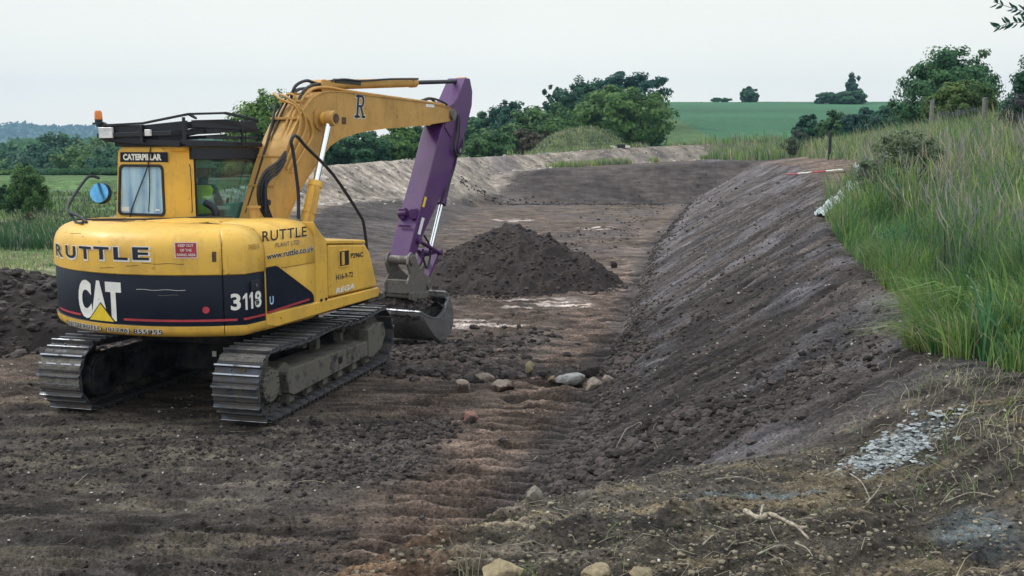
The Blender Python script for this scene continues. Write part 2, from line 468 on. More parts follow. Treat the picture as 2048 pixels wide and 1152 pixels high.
def ground_mat():
    m, nt, bs = new_mat('earth')
    a = N(nt, 'ShaderNodeVertexColor'); a.layer_name = 'soil'
    w = N(nt, 'ShaderNodeVertexColor'); w.layer_name = 'wet'
    sp = N(nt, 'ShaderNodeSeparateColor'); nt.links.new(w.outputs[0], sp.inputs[0])
    v = objvec(nt)
    vx = objvec(nt, (.35, 1, 1)); n1 = noise(nt, 3.2, 8, .72, vx, .3)
    n2 = noise(nt, 38, 6, .75, v); n3 = noise(nt, 130, 3, .7, v)
    c = mixc(nt, ramp1(nt, n1, .3, .72, 0, 1), mixc(nt, 1.0, a.outputs[0], (.46, .46, .49), 'MULTIPLY'), mixc(nt, 1.0, a.outputs[0], (1.85, 1.75, 1.65), 'MULTIPLY'))
    c = mixc(nt, ramp1(nt, n2, .36, .64, 0, 1), mixc(nt, 1.0, c, (.36, .36, .39), 'MULTIPLY'), mixc(nt, 1.0, c, (1.85, 1.8, 1.74), 'MULTIPLY'))
    grit = ramp1(nt, n3, .66, .74, 0, .55)
    grit = mixc(nt, sp.outputs[1], (0, 0, 0), grit)
    c = mixc(nt, grit, c, (.34, .31, .27))
    nt.links.new(c, bs.inputs['Base Color'])
    wn = noise(nt, 2.5, 5, .7, vx)
    wt = N(nt, 'ShaderNodeMath', operation='MULTIPLY'); nt.links.new(sp.outputs[0], wt.inputs[0]); nt.links.new(ramp1(nt, wn, .45, .62), wt.inputs[1])
    nt.links.new(ramp1(nt, wt.outputs[0], 0, 1, .95, .42), bs.inputs['Roughness'])
    bs.inputs['Specular IOR Level'].default_value = .35
    mixn = N(nt, 'ShaderNodeMath', operation='MULTIPLY_ADD'); nt.links.new(n3, mixn.inputs[0]); mixn.inputs[1].default_value = .35; nt.links.new(n2, mixn.inputs[2])
    bump(nt, bs, mixn.outputs[0], 1.0, .06)
    return m
M['earth'] = ground_mat()
def clod_mat(name, col, var=.5, rough=.95, patch=None, scale=30):
    m, nt, bs = new_mat(name)
    t = N(nt, 'ShaderNodeNewGeometry'); v = objvec(nt)
    n = noise(nt, scale, 5, .7, v)
    r = ramp1(nt, t.outputs['Random Per Island'], 0, 1, 1 - var, 1 + var)
    c = mixc(nt, ramp1(nt, n, .3, .7), [k * .6 for k in col], [k * 1.4 for k in col])
    g = N(nt, 'ShaderNodeVectorMath', operation='SCALE'); nt.links.new(c, g.inputs[0]); nt.links.new(r, g.inputs[3])
    c = g.outputs[0]
    if patch is not None:
        n2 = noise(nt, 4, 4, .6, v)
        c = mixc(nt, ramp1(nt, n2, .5, .58), c, patch)
    nt.links.new(c, bs.inputs['Base Color']); bs.inputs['Roughness'].default_value = rough
    bs.inputs['Specular IOR Level'].default_value = .3
    bump(nt, bs, n, .6, .02)
    return m
M['clod'] = clod_mat('soil_clods', (.056, .047, .045), .65)
M['clod_dark'] = clod_mat('dark_soil', (.040, .032, .031), .3)
M['pebble'] = clod_mat('pale_pebbles', (.36, .34, .31), .5, .8)
M['rock'] = clod_mat('limestone', (.24, .20, .165), .2, .9, (.085, .062, .052), 14)
M['rock_white'] = clod_mat('white_rock', (.33, .33, .33), .2, .8, (.10, .082, .075), 14)
M['rock_ochre'] = clod_mat('ochre_rock', (.26, .215, .135), .3, .9, (.10, .08, .055), 24)
M['chalk'] = clod_mat('pale_clay', (.27, .30, .315), .45, .7)
def leaf_mat(name, c1, c2, trans=.35, rough=.6, vary=False):
    m = bpy.data.materials.new(name); m.use_nodes = True; nt = m.node_tree; nt.nodes.clear()
    o = N(nt, 'ShaderNodeOutputMaterial'); g = N(nt, 'ShaderNodeNewGeometry')
    n = noise(nt, .9, 4, .6, objvec(nt))
    c = mixc(nt, g.outputs['Random Per Island'], c1, c2)
    c = mixc(nt, ramp1(nt, n, .35, .65), mixc(nt, 1.0, c, (.65, .72, .8), 'MULTIPLY'), mixc(nt, 1.0, c, (1.3, 1.2, 1.0), 'MULTIPLY'))
    if vary:
        oi = N(nt, 'ShaderNodeObjectInfo'); c = mixc(nt, oi.outputs['Random'], mixc(nt, 1.0, c, (.72, .80, .95), 'MULTIPLY'), mixc(nt, 1.0, c, (1.75, 1.35, .80), 'MULTIPLY'))
    d = N(nt, 'ShaderNodeBsdfPrincipled'); nt.links.new(c, d.inputs['Base Color']); d.inputs['Roughness'].default_value = rough
    d.inputs['Specular IOR Level'].default_value = .3
    t = N(nt, 'ShaderNodeBsdfTranslucent'); nt.links.new(c, t.inputs[0])
    mx = N(nt, 'ShaderNodeMixShader'); mx.inputs[0].default_value = trans
    nt.links.new(d.outputs[0], mx.inputs[1]); nt.links.new(t.outputs[0], mx.inputs[2]); nt.links.new(mx.outputs[0], o.inputs[0])
    return m
M['leaf'] = leaf_mat('tree_leaves', (.032, .115, .050), (.10, .21, .08), vary=True)
M['leaf_blue'] = leaf_mat('blue_green_leaves', (.018, .085, .070), (.055, .165, .105), vary=True)
M['leaf_bright'] = leaf_mat('bright_leaves', (.05, .11, .03), (.14, .22, .07))
M['leaf_grey'] = leaf_mat('grey_green_leaves', (.06, .085, .06), (.15, .17, .13))
M['leaf_pale'] = leaf_mat('bramble_leaves', (.07, .12, .06), (.24, .30, .20))
M['leaf_purple'] = leaf_mat('purple_twiggy_leaves', (.045, .04, .06), (.09, .08, .11))
M['leaf_rust'] = leaf_mat('brownish_leaves', (.07, .06, .045), (.11, .10, .06))
M['grass'] = leaf_mat('grass_blades', (.07, .18, .05), (.28, .42, .14), .45, .45)
M['grass_blue'] = leaf_mat('lush_grass_blades', (.03, .13, .065), (.12, .28, .14), .45, .45)
M['lilac'] = leaf_mat('lilac_grey_stalks', (.15, .16, .17), (.34, .34, .36), .3)
M['straw'] = leaf_mat('dry_grass', (.25, .24, .18), (.46, .43, .33), .3)
M['bark'] = plain('bark', (.07, .055, .045), .9, 0, .4, 12, .5)
M['stem'] = plain('dead_stem_wood', (.27, .245, .195), .9, 0, .45, 30, .4)
M['wood'] = plain('weathered_wood', (.17, .17, .17), .9, 0, .35, 16, .5)
M['plastic'] = plain('white_plastic_sheet', (.62, .68, .70), .3, 0, .2, 12, .3)
M['cream'] = plain('cream_wall', (.7, .68, .6), .8)
M['slate'] = plain('slate_roof', (.08, .08, .09), .8)

# ------------------------------------------------------------------ the ground
CLAY = (2.12, 5.33)
def soil_color(x, y, z):
    xt, xc = zones(x, y)
    n = fbm(x * .45, y * .45, 81, 4); n2 = fbm(x * 1.4, y * 6.5, 91, 5, .6)
    topsoil = np.array([.056, .050, .050]); red = np.array([.110, .086, .073]); brown = np.array([.088, .070, .058])
    pale = np.array([.235, .215, .190]); turf = np.array([.055, .11, .035]); olive = np.array([.088, .080, .064])
    shape = x.shape + (3,)
    c = np.broadcast_to(brown, shape).copy()
    def mix(c, col, w): w = np.clip(w, 0, 1)[..., None]; return c * (1 - w) + col * w
    floor = 1 - sstep(-.5, .1, x - xt)
    strip = np.clip(1.3 - np.abs(x - (xt - .5)) / .75, 0, 1)
    c = mix(c, red, floor * (sstep(-.05, .25, n2) * .85 * sstep(-4.5, -1.5, x) + .35 * strip))
    c = mix(c, topsoil, sstep(.05, .3, n) * .85 * (1 - .6 * strip))
    c = mix(c, np.array([.060, .055, .050]), (1 - sstep(-2.2, -.6, x)) * (1 - sstep(9.5, 11, y)) * .8)
    c = mix(c, np.array([.10, .095, .07]), (1 - sstep(-2.2, -.6, x)) * (1 - sstep(9.5, 12, y)) * sstep(.0, .25, n2) * .5)
    c = mix(c, topsoil, sstep(-.45, -.05, x - xt) * (1 - sstep(55, 60, y) * 0))
    blu = np.array([.098, .098, .112])
    uu = x * .86 + y * .5; vv = -x * .5 + y * .86
    c = c * (1 + (sstep(-.2, .2, x - xt) * (1 - sstep(0, .4, x - xc)) * .9 * fbm(uu * .8, vv * 5.5, 31, 4, .6))[..., None])  # shading painted along the drag lines: hollows darker, crests lighter
    c = mix(c, blu, sstep(0, .5, x - xt) * sstep(-.02, .22, fbm(x * .6 + y * .3, y * .9 - x * .5, 95, 3)) * .85)
    # brown bare shoulder behind the crest further off
    sh = sstep(-.4, .6, x - xc) * sstep(14, 24, y)
    c = mix(c, np.array([.135, .105, .088]), sh)
    c = mix(c, topsoil * 1.05, sstep(57, 59, y) * (x > -6) * (1 - sstep(66, 67, y)))
    sm = np.zeros_like(x)
    for sx_, sy_, rx_, ry_ in ((.55, 19.9, 1.3, 1.1), (-.7, 17.6, 1.2, .75), (-1.1, 19.6, .7, .5), (3.4, 40, 1.0, 1.6), (0, 45, 1.2, 1.5)):
        sm = np.maximum(sm, sstep(.0, .45, 1 - np.hypot((x - sx_) / rx_, (y - sy_) / ry_)))
    c = mix(c, np.array([.50, .45, .43]), sm * sstep(.10, .24, fbm(x * 1.3, y * 5.5, 301, 3, .55)))
    # left bank and reddish strip beyond it
    xlc = np.interp(y, LC[:, 1], LC[:, 0]); xlt = np.interp(y, LT[:, 1], LT[:, 0])
    lb = (y > 20) * sstep(-.3, .3, xlt - x)
    c = mix(c, topsoil * .95, lb); c = mix(c, np.array([.15, .115, .09]), (y > 20) * sstep(.2, 1.2, xlc - x + .8 * n2))
    # foreground shelf: gritty olive soil
    yf = np.interp(x, [-9, -5, -3, -1, 0, 1, 2.6, 6], [1.2, 1.8, 2.5, 3.5, 4.5, 5.2, 5.6, 5.6])
    fs = 1 - sstep(yf + .2, yf + 1.0, y)
    c = mix(c, olive, fs * .8); c = mix(c, np.array([.15, .125, .075]), fs * sstep(.12, .4, n2) * .6)
    redpatch = sstep(-1.5, -1.2, x) * (1 - sstep(-.5, -.1, x)) * (1 - sstep(4.9, 5.3, y))
    c = mix(c, np.array([.15, .09, .06]), redpatch * .6 * sstep(-.2, .1, n2 + .15))
    greyb = sstep(.55, .8, 1 - np.hypot((x - 1.25) / 1.0, (y - 4.9) / .18)) + sstep(.4, .7, 1 - np.hypot((x - 2.0) / .35, (y - 4.15) / .45))
    c = mix(c, np.array([.13, .17, .19]), greyb * .8)
    c = mix(c, np.array([.20, .225, .235]), sstep(.1, .5, 1 - np.hypot(((x - CLAY[0]) * .84 + (y - CLAY[1]) * .54) / .34, (-(x - CLAY[0]) * .54 + (y - CLAY[1]) * .84) / .20) + .8 * fbm(x * 7, y * 7, 303, 3)) * .75)
    # pale bund
    bw = np.zeros_like(x)
    for (x0, y0, z0), (x1, y1, z1) in zip(BUND[:-1], BUND[1:]):
        dx, dy = x1 - x0, y1 - y0; s = np.clip(((x - x0) * dx + (y - y0) * dy) / (dx * dx + dy * dy), 0, 1)
        d = np.hypot(x - x0 - s * dx, y - y0 - s * dy); sg = (x - x0) * dy - (y - y0) * dx
        zz = z0 + s * (z1 - z0)
        bw = np.maximum(bw, np.where(sg > -.0, 1 - sstep(3.0, 3.7, d + .6 * n2 + (z1 < 1.2) * 1.0), 1 - sstep(.3, .8, d)))
    bw = bw * (y > 38)
    pc = pale[None] * (1 + .35 * n2[..., None])
    c = c * (1 - bw[..., None]) + pc * bw[..., None]
    gv = sstep(-4, 0, x) * (1 - sstep(17, 20, x)) * sstep(.0, .2, fbm(x * .35, y * .2, 77, 3) + .1) * bw
    c = mix(c, np.array([.13, .12, .125]), gv * .8)
    # turf: far field, left meadow
    beyond = sstep(86, 92, y)
    tu = np.array([.030, .110, .055])
    c = mix(c, tu, beyond)
    bunds_back = (x < -21) * 1.0
    # left side
    lx = sstep(-1.0, 1.0, (-7.4 - .28 * (y - 18)) - x + .8 * n2) * (y > 19)
    grey = np.array([.17, .16, .15])
    leftc = np.broadcast_to(grey, shape).copy()
    leftc = mix(leftc, np.array([.17, .20, .10]), sstep(20.5, 22.5, y + n2 * 1.5) * .9)
    leftc = mix(leftc, np.array([.06, .13, .05]), sstep(26, 27.5, y + n2))
    leftc = mix(leftc, np.array([.13, .15, .08]), sstep(36, 38, y + n2) * (1 - sstep(43, 46, y)))
    leftc = mix(leftc, np.array([.065, .13, .045]), sstep(46, 49, y))
    c = c * (1 - lx[..., None] * (bw < .5)[..., None]) + leftc * (lx * (bw < .5))[..., None]
    back = np.zeros_like(x)
    for (x0, y0, z0), (x1, y1, z1) in zip(BUND[:-1], BUND[1:]):
        t = np.clip((x - x0) / (x1 - x0), 0, 1); yy = y0 + t * (y1 - y0)
        inx = (x >= x0) & (x < x1); back = np.where(inx & (y > yy + .9), 1, back)
    c = mix(c, np.array([.06, .12, .045]), back * 1.0)
    # verge under the long grass on the right
    gr = sstep(.25, .5, x - xc + .3 * n2) * sstep(6.0, 6.6, y) * (1 - sstep(20, 24, y - (x - xc) * 1.6))
    c = mix(c, np.array([.045, .065, .03]), gr * .8)
    nf = (1 - sstep(50, 90, y))[..., None]
    c = c * (1 + .5 * (1 - nf) * fbm(x * .025, y * .05, 98, 4)[..., None])
    c = c * np.clip(1.05 - .05 * (1 - nf) + .75 * nf * n[..., None] + .85 * nf * n2[..., None] + .9 * fbm(x * 4, y * 11, 97, 3)[..., None] * (y < 40)[..., None], .4, 2)
    pm, pr_ = prints(x, y, xt); rib_shade = (pm * (1 - sstep(36, 56, y)))[..., None] * (pr_ - .38)[..., None] * (1 + 1.2 * fbm(x * 3, y * 6, 58, 3))[..., None]
    c = c * np.clip(1 + 1.25 * rib_shade, .4, 2.2) * (1 + .18 * nf)      # relief shading painted into the soil: rib tops paler, grooves darker
    wet = floor * (y < 60) * .5 + sstep(0, .3, x - xt) * (1 - sstep(-.2, .1, x - xc)) * .55
    green = np.clip(beyond + back + lx * sstep(20, 22, y), 0, 1)
    return np.clip(c, .004, 1), np.clip(wet, 0, 1), green
def build_ground():
    A = math.radians(31)
    th = np.concatenate([np.linspace(-PI, -A, 90, endpoint=False), np.linspace(-A, A, 980), np.linspace(A, PI, 91)[1:]])
    r = [0.8]
    while r[-1] < 9000:
        q = r[-1]
        if q < 2.6: k = .05
        elif q < 14: k = .0026
        elif q < 26: k = .0036
        elif q < 95: k = .0062
        elif q < 420: k = .03
        else: k = .12
        r.append(q * (1 + k))
    r = np.array(r)
    R, T = np.meshgrid(r, th, indexing='ij')
    X = R * np.sin(T); Y = R * np.cos(T)
    Z = np.empty_like(X)
    for i in range(0, len(r), 64): Z[i:i + 64] = height(X[i:i + 64], Y[i:i + 64])
    back = Y < 0
    Z = np.where(back, np.where(np.abs(Z) > 50, 1.1, np.minimum(Z, 1.3)), Z)
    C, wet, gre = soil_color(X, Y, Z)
    V = np.stack([X, Y, Z], -1).reshape(-1, 3)
    n, m = len(r), len(th)
    i = np.arange(n - 1)[:, None] * m + np.arange(m - 1)[None]
    F = np.stack([i, i + 1, i + m + 1, i + m], -1).reshape(-1, 4)[:, ::-1]
    cen = len(V)
    CA = np.concatenate([C.reshape(-1, 3), np.ones((cen, 1))], 1)
    WA = np.stack([wet.ravel(), gre.ravel(), np.zeros(cen), np.ones(cen)], 1)
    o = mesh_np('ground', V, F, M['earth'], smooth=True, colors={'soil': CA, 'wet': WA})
    tag(o, kind='structure')
    return o
build_ground()

# ------------------------------------------------------------------ stones, clods
def ico(sub):
    import bmesh
    bm = bmesh.new(); bmesh.ops.create_icosphere(bm, subdivisions=sub, radius=1)
    V = np.array([v.co[:] for v in bm.verts]); F = np.array([[v.index for v in f.verts] for f in bm.faces]); bm.free()
    return V, F
ICO1, ICO2, ICO3 = ico(1), ico(2), ico(4)
def lumps(name, pts, sizes, mat, big=False, sink=.25, flat=.75, rough=.24, parent=None, k_=.6):
    sizes = sizes * k_
    BV, BF = ICO2 if big else ICO1
    n = len(pts); k = len(BV)
    a = rng.random(n) * 2 * PI; ca, sa = np.cos(a), np.sin(a)
    sc = np.stack([sizes * rng.uniform(.7, 1.3, n), sizes * rng.uniform(.7, 1.3, n), sizes * flat * rng.uniform(.7, 1.2, n)], 1)
    dv = 1 + rough * (rng.random((n, k)) - .5) * 2
    P = BV[None] * dv[..., None] * sc[:, None, :]
    x = P[..., 0] * ca[:, None] - P[..., 1] * sa[:, None]; y = P[..., 0] * sa[:, None] + P[..., 1] * ca[:, None]
    z = P[..., 2] + (sizes * (flat - sink * 2) * .6)[:, None]
    V = np.stack([x, y, z], -1) + np.asarray(pts)[:, None, :]
    F = BF[None] + (np.arange(n) * k)[:, None, None]
    return mesh_np(name, V.reshape(-1, 3), F.reshape(-1, 3), mat, parent=parent)
def scatter(n, fn):
    """fn(n) -> x, y"""
    x, y = fn(n); return x, y, height(x, y)
def blob(cx, cy, sx, sy, rot=0):
    def f(n):
        a, b = rng.normal(0, sx, n), rng.normal(0, sy, n); c, s = math.cos(rot), math.sin(rot)
        return cx + a * c - b * s, cy + a * s + b * c
    return f
def rect(x0, x1, y0, y1):
    return lambda n: (rng.uniform(x0, x1, n), rng.uniform(y0, y1, n))
def toeband(y0, y1, off, sd):
    def f(n):
        y = y0 * (y1 / y0) ** rng.random(n); return np.interp(y, TOE[:, 1], TOE[:, 0]) + off + rng.normal(0, sd, n), y
    return f
def view(n_total, dmin, dmax, a0=-30, a1=30):
    def f(n):
        r = dmin * (dmax / dmin) ** rng.random(n); t = np.radians(rng.uniform(a0, a1, n)); return r * np.sin(t), r * np.cos(t)
    return f
def onfloor_only(x, y):
    xt, xc = zones(x, y)
    strip = (x - (xt - .42) > -.6) & (x - (xt - .42) < .48) & (rng.random(np.shape(x)) < .9) & (np.abs(y - 11.95) > .4)
    return (x < xc + .2) & ~strip & ~((np.abs(x + 3.2) < 2.4) & (np.abs(y - 11.4) < 2.2) & (fbm(x * 3, y * 3, 4, 2) > -.3) & False)
specs = [  # generator, n, size lo, hi, power, big
    (view(0, 3.2, 26), 16000, .004, .020, 3.0, False),
    (toeband(7, 58, .24, .13), 3300, .012, .075, 2.8, True),
    (toeband(7, 14, .30, .12), 700, .015, .08, 2.6, True),
    (blob(.85, 7.55, .5, .22, .45), 800, .015, .10, 2.2, True),
    (blob(2.1, 7.3, .6, .25, .7), 500, .012, .06, 2.2, True),
    (blob(-1.0, 9.3, .55, .28, .1), 1000, .012, .065, 2.2, True),
    (blob(-1.0, 8.2, .6, .3, .2), 900, .015, .05, 2, True),
    (blob(-3.0, 8.7, 1.1, .5, .35), 2400, .008, .042, 2.6, True),
    (blob(.15, 11.95, .95, .20, -.05), 1500, .02, .13, 2.2, True),
    (lambda n: ((lambda y, t: (np.interp(y, TOE[:, 1], TOE[:, 0]) * (1 - t) + np.interp(y, CRE[:, 1], CRE[:, 0]) * t, y))(6.5 * 4.5 ** rng.random(n), rng.random(n) ** 1.2)), 5200, .006, .042, 3.2, True),
    (blob(-1.2, 13.6, .7, .6, 0), 1100, .02, .12, 2.2, True),
    (blob(.6, 15.5, .9, 1.2, 0), 500, .02, .10, 2, True),
    (blob(-4.6, 8.8, 1.2, .9, 0), 700, .012, .05, 2, True),
    (blob(-1.3, 6.4, .9, .5, .1), 900, .012, .04, 2, True),
    (toeband(30, 62, -.5, 1.8), 900, .03, .12, 2.5, False),
    (lambda n: (rng.uniform(-3, 9, n), 58.3 + rng.normal(0, .4, n)), 500, .05, .18, 2, False),
]
bp, bs_, sp_, ss = [], [], [], []
for gen, n, lo, hi, pw, big in specs:
    x, y, z = scatter(n, gen); ok = onfloor_only(x, y) & (y > 2.4)
    s = lo + (hi - lo) * rng.random(n) ** pw
    P = np.stack([x, y, z], 1)[ok]; s = s[ok]
    (bp if big else sp_).append(P); (bs_ if big else ss).append(s)
tag(lumps('soil_clods', np.concatenate(bp), np.concatenate(bs_), M['clod'], True), kind='stuff')
tag(lumps('soil_crumbs', np.concatenate(sp_), np.concatenate(ss), M['clod'], False), kind='stuff')
x, y, z = scatter(5200, view(0, 3.3, 24)); ok = onfloor_only(x, y)
s = .005 + .022 * rng.random(5200) ** 4; s *= np.clip(np.hypot(x, y) / 9, .6, 1.15)
tag(lumps('pebbles', np.stack([x, y, z], 1)[ok], s[ok], M['pebble'], False, sink=.1), kind='stuff')
# gritty yellowish stones on the near shelf
x, y, z = scatter(15000, view(0, 3.0, 6.0, -12, 31)); s = .004 + .020 * rng.random(15000) ** 3.2
tag(lumps('gravel', np.stack([x, y, z], 1), s, clod_mat('shelf_grit', (.15, .132, .095), .8), False, sink=.15), kind='stuff')
# grit on the pale bund
bpts = []
for i in range(1500):
    k = random.randrange(len(BUND) - 1); t = random.random(); a, b = BUND[k], BUND[k + 1]
    off = random.uniform(0, 4); dx, dy = b[0] - a[0], b[1] - a[1]; L = math.hypot(dx, dy)
    bpts.append((a[0] + t * dx + dy / L * off, a[1] + t * dy - dx / L * off))
bpts = np.array(bpts); tag(lumps('rubble', np.stack([bpts[:, 0], bpts[:, 1], height(bpts[:, 0], bpts[:, 1])], 1), .03 + .13 * rng.random(1500) ** 3, M['pebble'], False, k_=.8), kind='stuff')

def rock(name, label, loc, size, mat, seed, cat='rock', group=None, flat=.7, ang=.5, rot=0, tilt=0):
    V, F = ICO3
    r = np.random.default_rng(seed)
    d = r.normal(size=(9, 3)); d /= np.linalg.norm(d, axis=1)[:, None]
    h = r.uniform(.62, 1.0, 9)
    P = V.copy()
    for q, hh in zip(d, h):           # cut facets
        t = P @ q; P = P - np.maximum(t - hh * .8, 0)[:, None] * q
    P = P * (1 + .05 * fbm(P[:, 0] * 9 + seed, P[:, 1] * 9 + P[:, 2] * 7, seed + 5, 3))[:, None] * (1 + .14 * fbm(P[:, 0] * 2.5 + P[:, 2] * 1.7 + seed, P[:, 1] * 2.5 - P[:, 2], seed, 4))[:, None]
    P *= np.array(size) / 2
    o = mesh_np(name, P, F, mat, smooth=True)
    o.data.set_sharp_from_angle(angle=math.radians(32))
    z = gz(loc[0], loc[1])
    o.location = (loc[0], loc[1], z + size[2] * .22); o.rotation_euler = (tilt, tilt * .5, rot)
    return tag(o, label, cat, group)
def G(px, py):
    """where a sight line in the photo meets the ground (layout only)"""
    a = (px - 1024) / 2000; b = -(py - 576) / 2000; cp, sp = math.cos(.1355), math.sin(.1355)
    wy = cp + b * sp; wz = -sp + b * cp; t = np.geomspace(2.5, 150, 1500); h = height(a * t, wy * t)
    k = int(np.argmax(CAM_H + wz * t < h)); return float(a * t[k]), float(wy * t[k])
def P2(px, py, z):
    """where a sight line in the photo meets height z (layout only)"""
    a = (px - 1024) / 2000; b = -(py - 576) / 2000; cp, sp = math.cos(.1355), math.sin(.1355)
    wy = cp + b * sp; wz = -sp + b * cp; t = (z - CAM_H) / wz; return a * t, wy * t
RG = 'rocks turned up in the row of clods on the pit floor'
for i, (px, py, sz, mat, lab) in enumerate([
    (927, 770, (.21, .18, .21), 'rock', 'rounded grey-buff rock at the left end of the clod row'),
    (1005, 768, (.38, .26, .20), 'rock', 'broad brown slab of rock lying beside the rounded grey-buff rock'),
    (1060, 742, (.17, .16, .22), 'rock_ochre', 'small upright cream rock standing in the middle of the clod row'),
    (1140, 752, (.36, .24, .17), 'rock_white', 'pale grey-white angular rock lying in the clod row'),
    (1185, 762, (.34, .26, .20), 'rock', 'pinkish brown rock in front of the grey-white angular rock'),
    (1104, 752, (.13, .12, .12), 'rock_ochre', 'little tan stone touching the left side of the grey-white rock'),
    (968, 748, (.26, .20, .12), 'rock', 'flat buff stone behind and between the rounded grey-buff rock and the brown slab'),
    (1218, 752, (.20, .16, .14), 'rock', 'dark reddish stone at the right end of the clod row')]):
    x, y = G(px, py + 14); rock('rock', lab, (x, y), sz, M[mat], 30 + i, group=RG, rot=i * 1.1, tilt=.2)
rock('soil_clod', 'big round dark clod standing on top behind the grey-white rock', G(1172, 756), (.30, .28, .30), M['clod_dark'], 77, 'clod', rot=.4)
rock('soil_clod', 'dark cube-like clod alone on the floor right of the soil heap', G(1227, 534), (.20, .20, .24), M['clod_dark'], 78, 'clod', rot=.2)
rock('soil_clod', 'pale round ball of soil beside the dark toe clods', G(1067, 996), (.085, .085, .085), clod_mat('pale_soil_ball', (.19, .17, .15), .1), 79, 'clod')
x, y = G(940, 846); rock('rock', 'fist-sized pink and red stone lying on the near floor', (x, y), (.17, .14, .15), clod_mat('pinkish_stone', (.25, .14, .11), .1, .9, (.05, .04, .04), 9), 51)
RF = 'ochre limestone lumps at the bottom edge'
rock('rock', 'largest ochre limestone lump at the bottom edge beside the grass stalks', G(1012, 1166), (.20, .19, .14), M['rock_ochre'], 61, group=RF)
rock('rock', 'middle lump of the three ochre limestone lumps', G(1196, 1166), (.14, .13, .11), M['rock_ochre'], 62, group=RF, rot=1)
rock('rock', 'rightmost of the three ochre limestone lumps', G(1280, 1166), (.14, .11, .10), M['rock_ochre'], 63, group=RF, rot=2)

# ------------------------------------------------------------------ soil heaps
def heap(name, label, cx, cy, R, H, seed, n=170, sx=1, sy=1, rot=0, mat='clod_dark', p=1.25, cl=1200, clo=.02, chi=.10):
    g = np.linspace(-1.25, 1.25, n); X, Y = np.meshgrid(g, g, indexing='ij')
    d = np.hypot(X, Y); d = d * (1 + .16 * fbm(X * 1.7 + seed, Y * 1.7, seed, 3))
    prof = np.clip(1 - d, -.4, 1); prof = np.where(prof > 0, prof ** (1 / p), prof) ; prof = prof - .06 * np.exp(-(d / .12) ** 2)
    c, s = math.cos(rot), math.sin(rot)
    wx = cx + (X * sx * c - Y * sy * s) * R; wy = cy + (X * sx * s + Y * sy * c) * R
    gr = base_h(wx, wy)
    Z = prof * H + .17 * H * fbm(X * 6, Y * 6, seed + 3, 5, .6) * (prof > -.1) + .05 * fbm(wx * 9, wy * 9, seed + 9, 3)
    wz = gr + np.where(prof > -.02, Z, -.15) - .02
    V = np.stack([wx - cx, wy - cy, wz], -1).reshape(-1, 3)
    i = np.arange(n - 1)[:, None] * n + np.arange(n - 1)[None]
    F = np.stack([i, i + n, i + n + 1, i + 1], -1).reshape(-1, 4)
    keep = (prof.reshape(-1)[F] > -.1).any(1)
    o = mesh_np(name, V, F[keep], M[mat], smooth=True); o.location = (cx, cy, 0)
    tag(o, label, 'soil heap')
    k = rng.random((cl, 2)) * 2 - 1; k = k[np.hypot(k[:, 0], k[:, 1]) < 1.15]
    ii = ((k + 1.25) / 2.5 * (n - 1)).astype(int)
    pts = np.stack([wx[ii[:, 0], ii[:, 1]] - cx, wy[ii[:, 0], ii[:, 1]] - cy, wz[ii[:, 0], ii[:, 1]]], 1)
    pts[:, 2] = np.maximum(pts[:, 2], base_h(pts[:, 0] + cx, pts[:, 1] + cy))
    sz = clo + (chi - clo) * rng.random(len(pts)) ** 3
    q = lumps('clods', pts, sz, M['clod'], True, parent=o); q['kind'] = 'stuff'
    return o
heap('soil_heap', 'dark brown cone-shaped heap of loose soil standing in the middle of the pit floor', -.05, 23.2, 2.25, 1.48, 3, sx=1.12, rot=.2, p=1.2, cl=3400, chi=.085)
heap('soil_heap', 'long low dark heap of soil behind the left track of the excavator', -8.9, 15.7, 3.5, .92, 9, sx=1.1, sy=.85, rot=.25, p=1.6, cl=4200, clo=.03, chi=.16)


# ------------------------------------------------------------------ excavator
TY, BY = .2565, .42
EX = empty('excavator', (-3.189, 11.379, .0), PI / 2 - TY)
tag(EX, 'yellow and navy tracked excavator with a purple dipper arm, filling its bucket beside the pit', 'excavator')
UP = -(BY - TY)
def up(b, name, mats, parent=None, **k):
    return b.build(name, mats, parent or EX, rot=(UP if parent is None else None), **k)
# --- tracks (track frame: x forward, y left)
RX, RZ, RR = -1.40, .425, .335      # sprocket
IX, IZ, IR = 1.42, .415, .325       # idler
def track_path(s):
    """centre line of the chain; returns (x,z,tangent angle)"""
    seg = []
    L1 = IX - RX; a = PI * RR; b = PI * IR
    tot = 2 * L1 + a + b; s = s % tot
    if s < L1:                       # bottom, going forward
        t = s / L1; x = RX + t * L1; z = (RZ - RR) * (1 - t) + (IZ - IR) * t; return x, z, 0
    s -= L1
    if s < b: q = s / IR; return IX + IR * math.sin(q), IZ - IR * math.cos(q), q
    s -= b
    if s < L1:
        t = s / L1; sag = -.035 * math.sin(PI * min(1, t * 2)) ** 2 - .03 * math.sin(PI * max(0, t * 2 - 1)) ** 2
        return IX - t * L1, (IZ + IR) * (1 - t) + (RZ + RR) * t + sag, PI
    s -= L1; q = s / RR
    return RX - RR * math.sin(q), RZ + RR * math.cos(q), PI + q
TOT = 2 * (IX - RX) + PI * RR + PI * IR
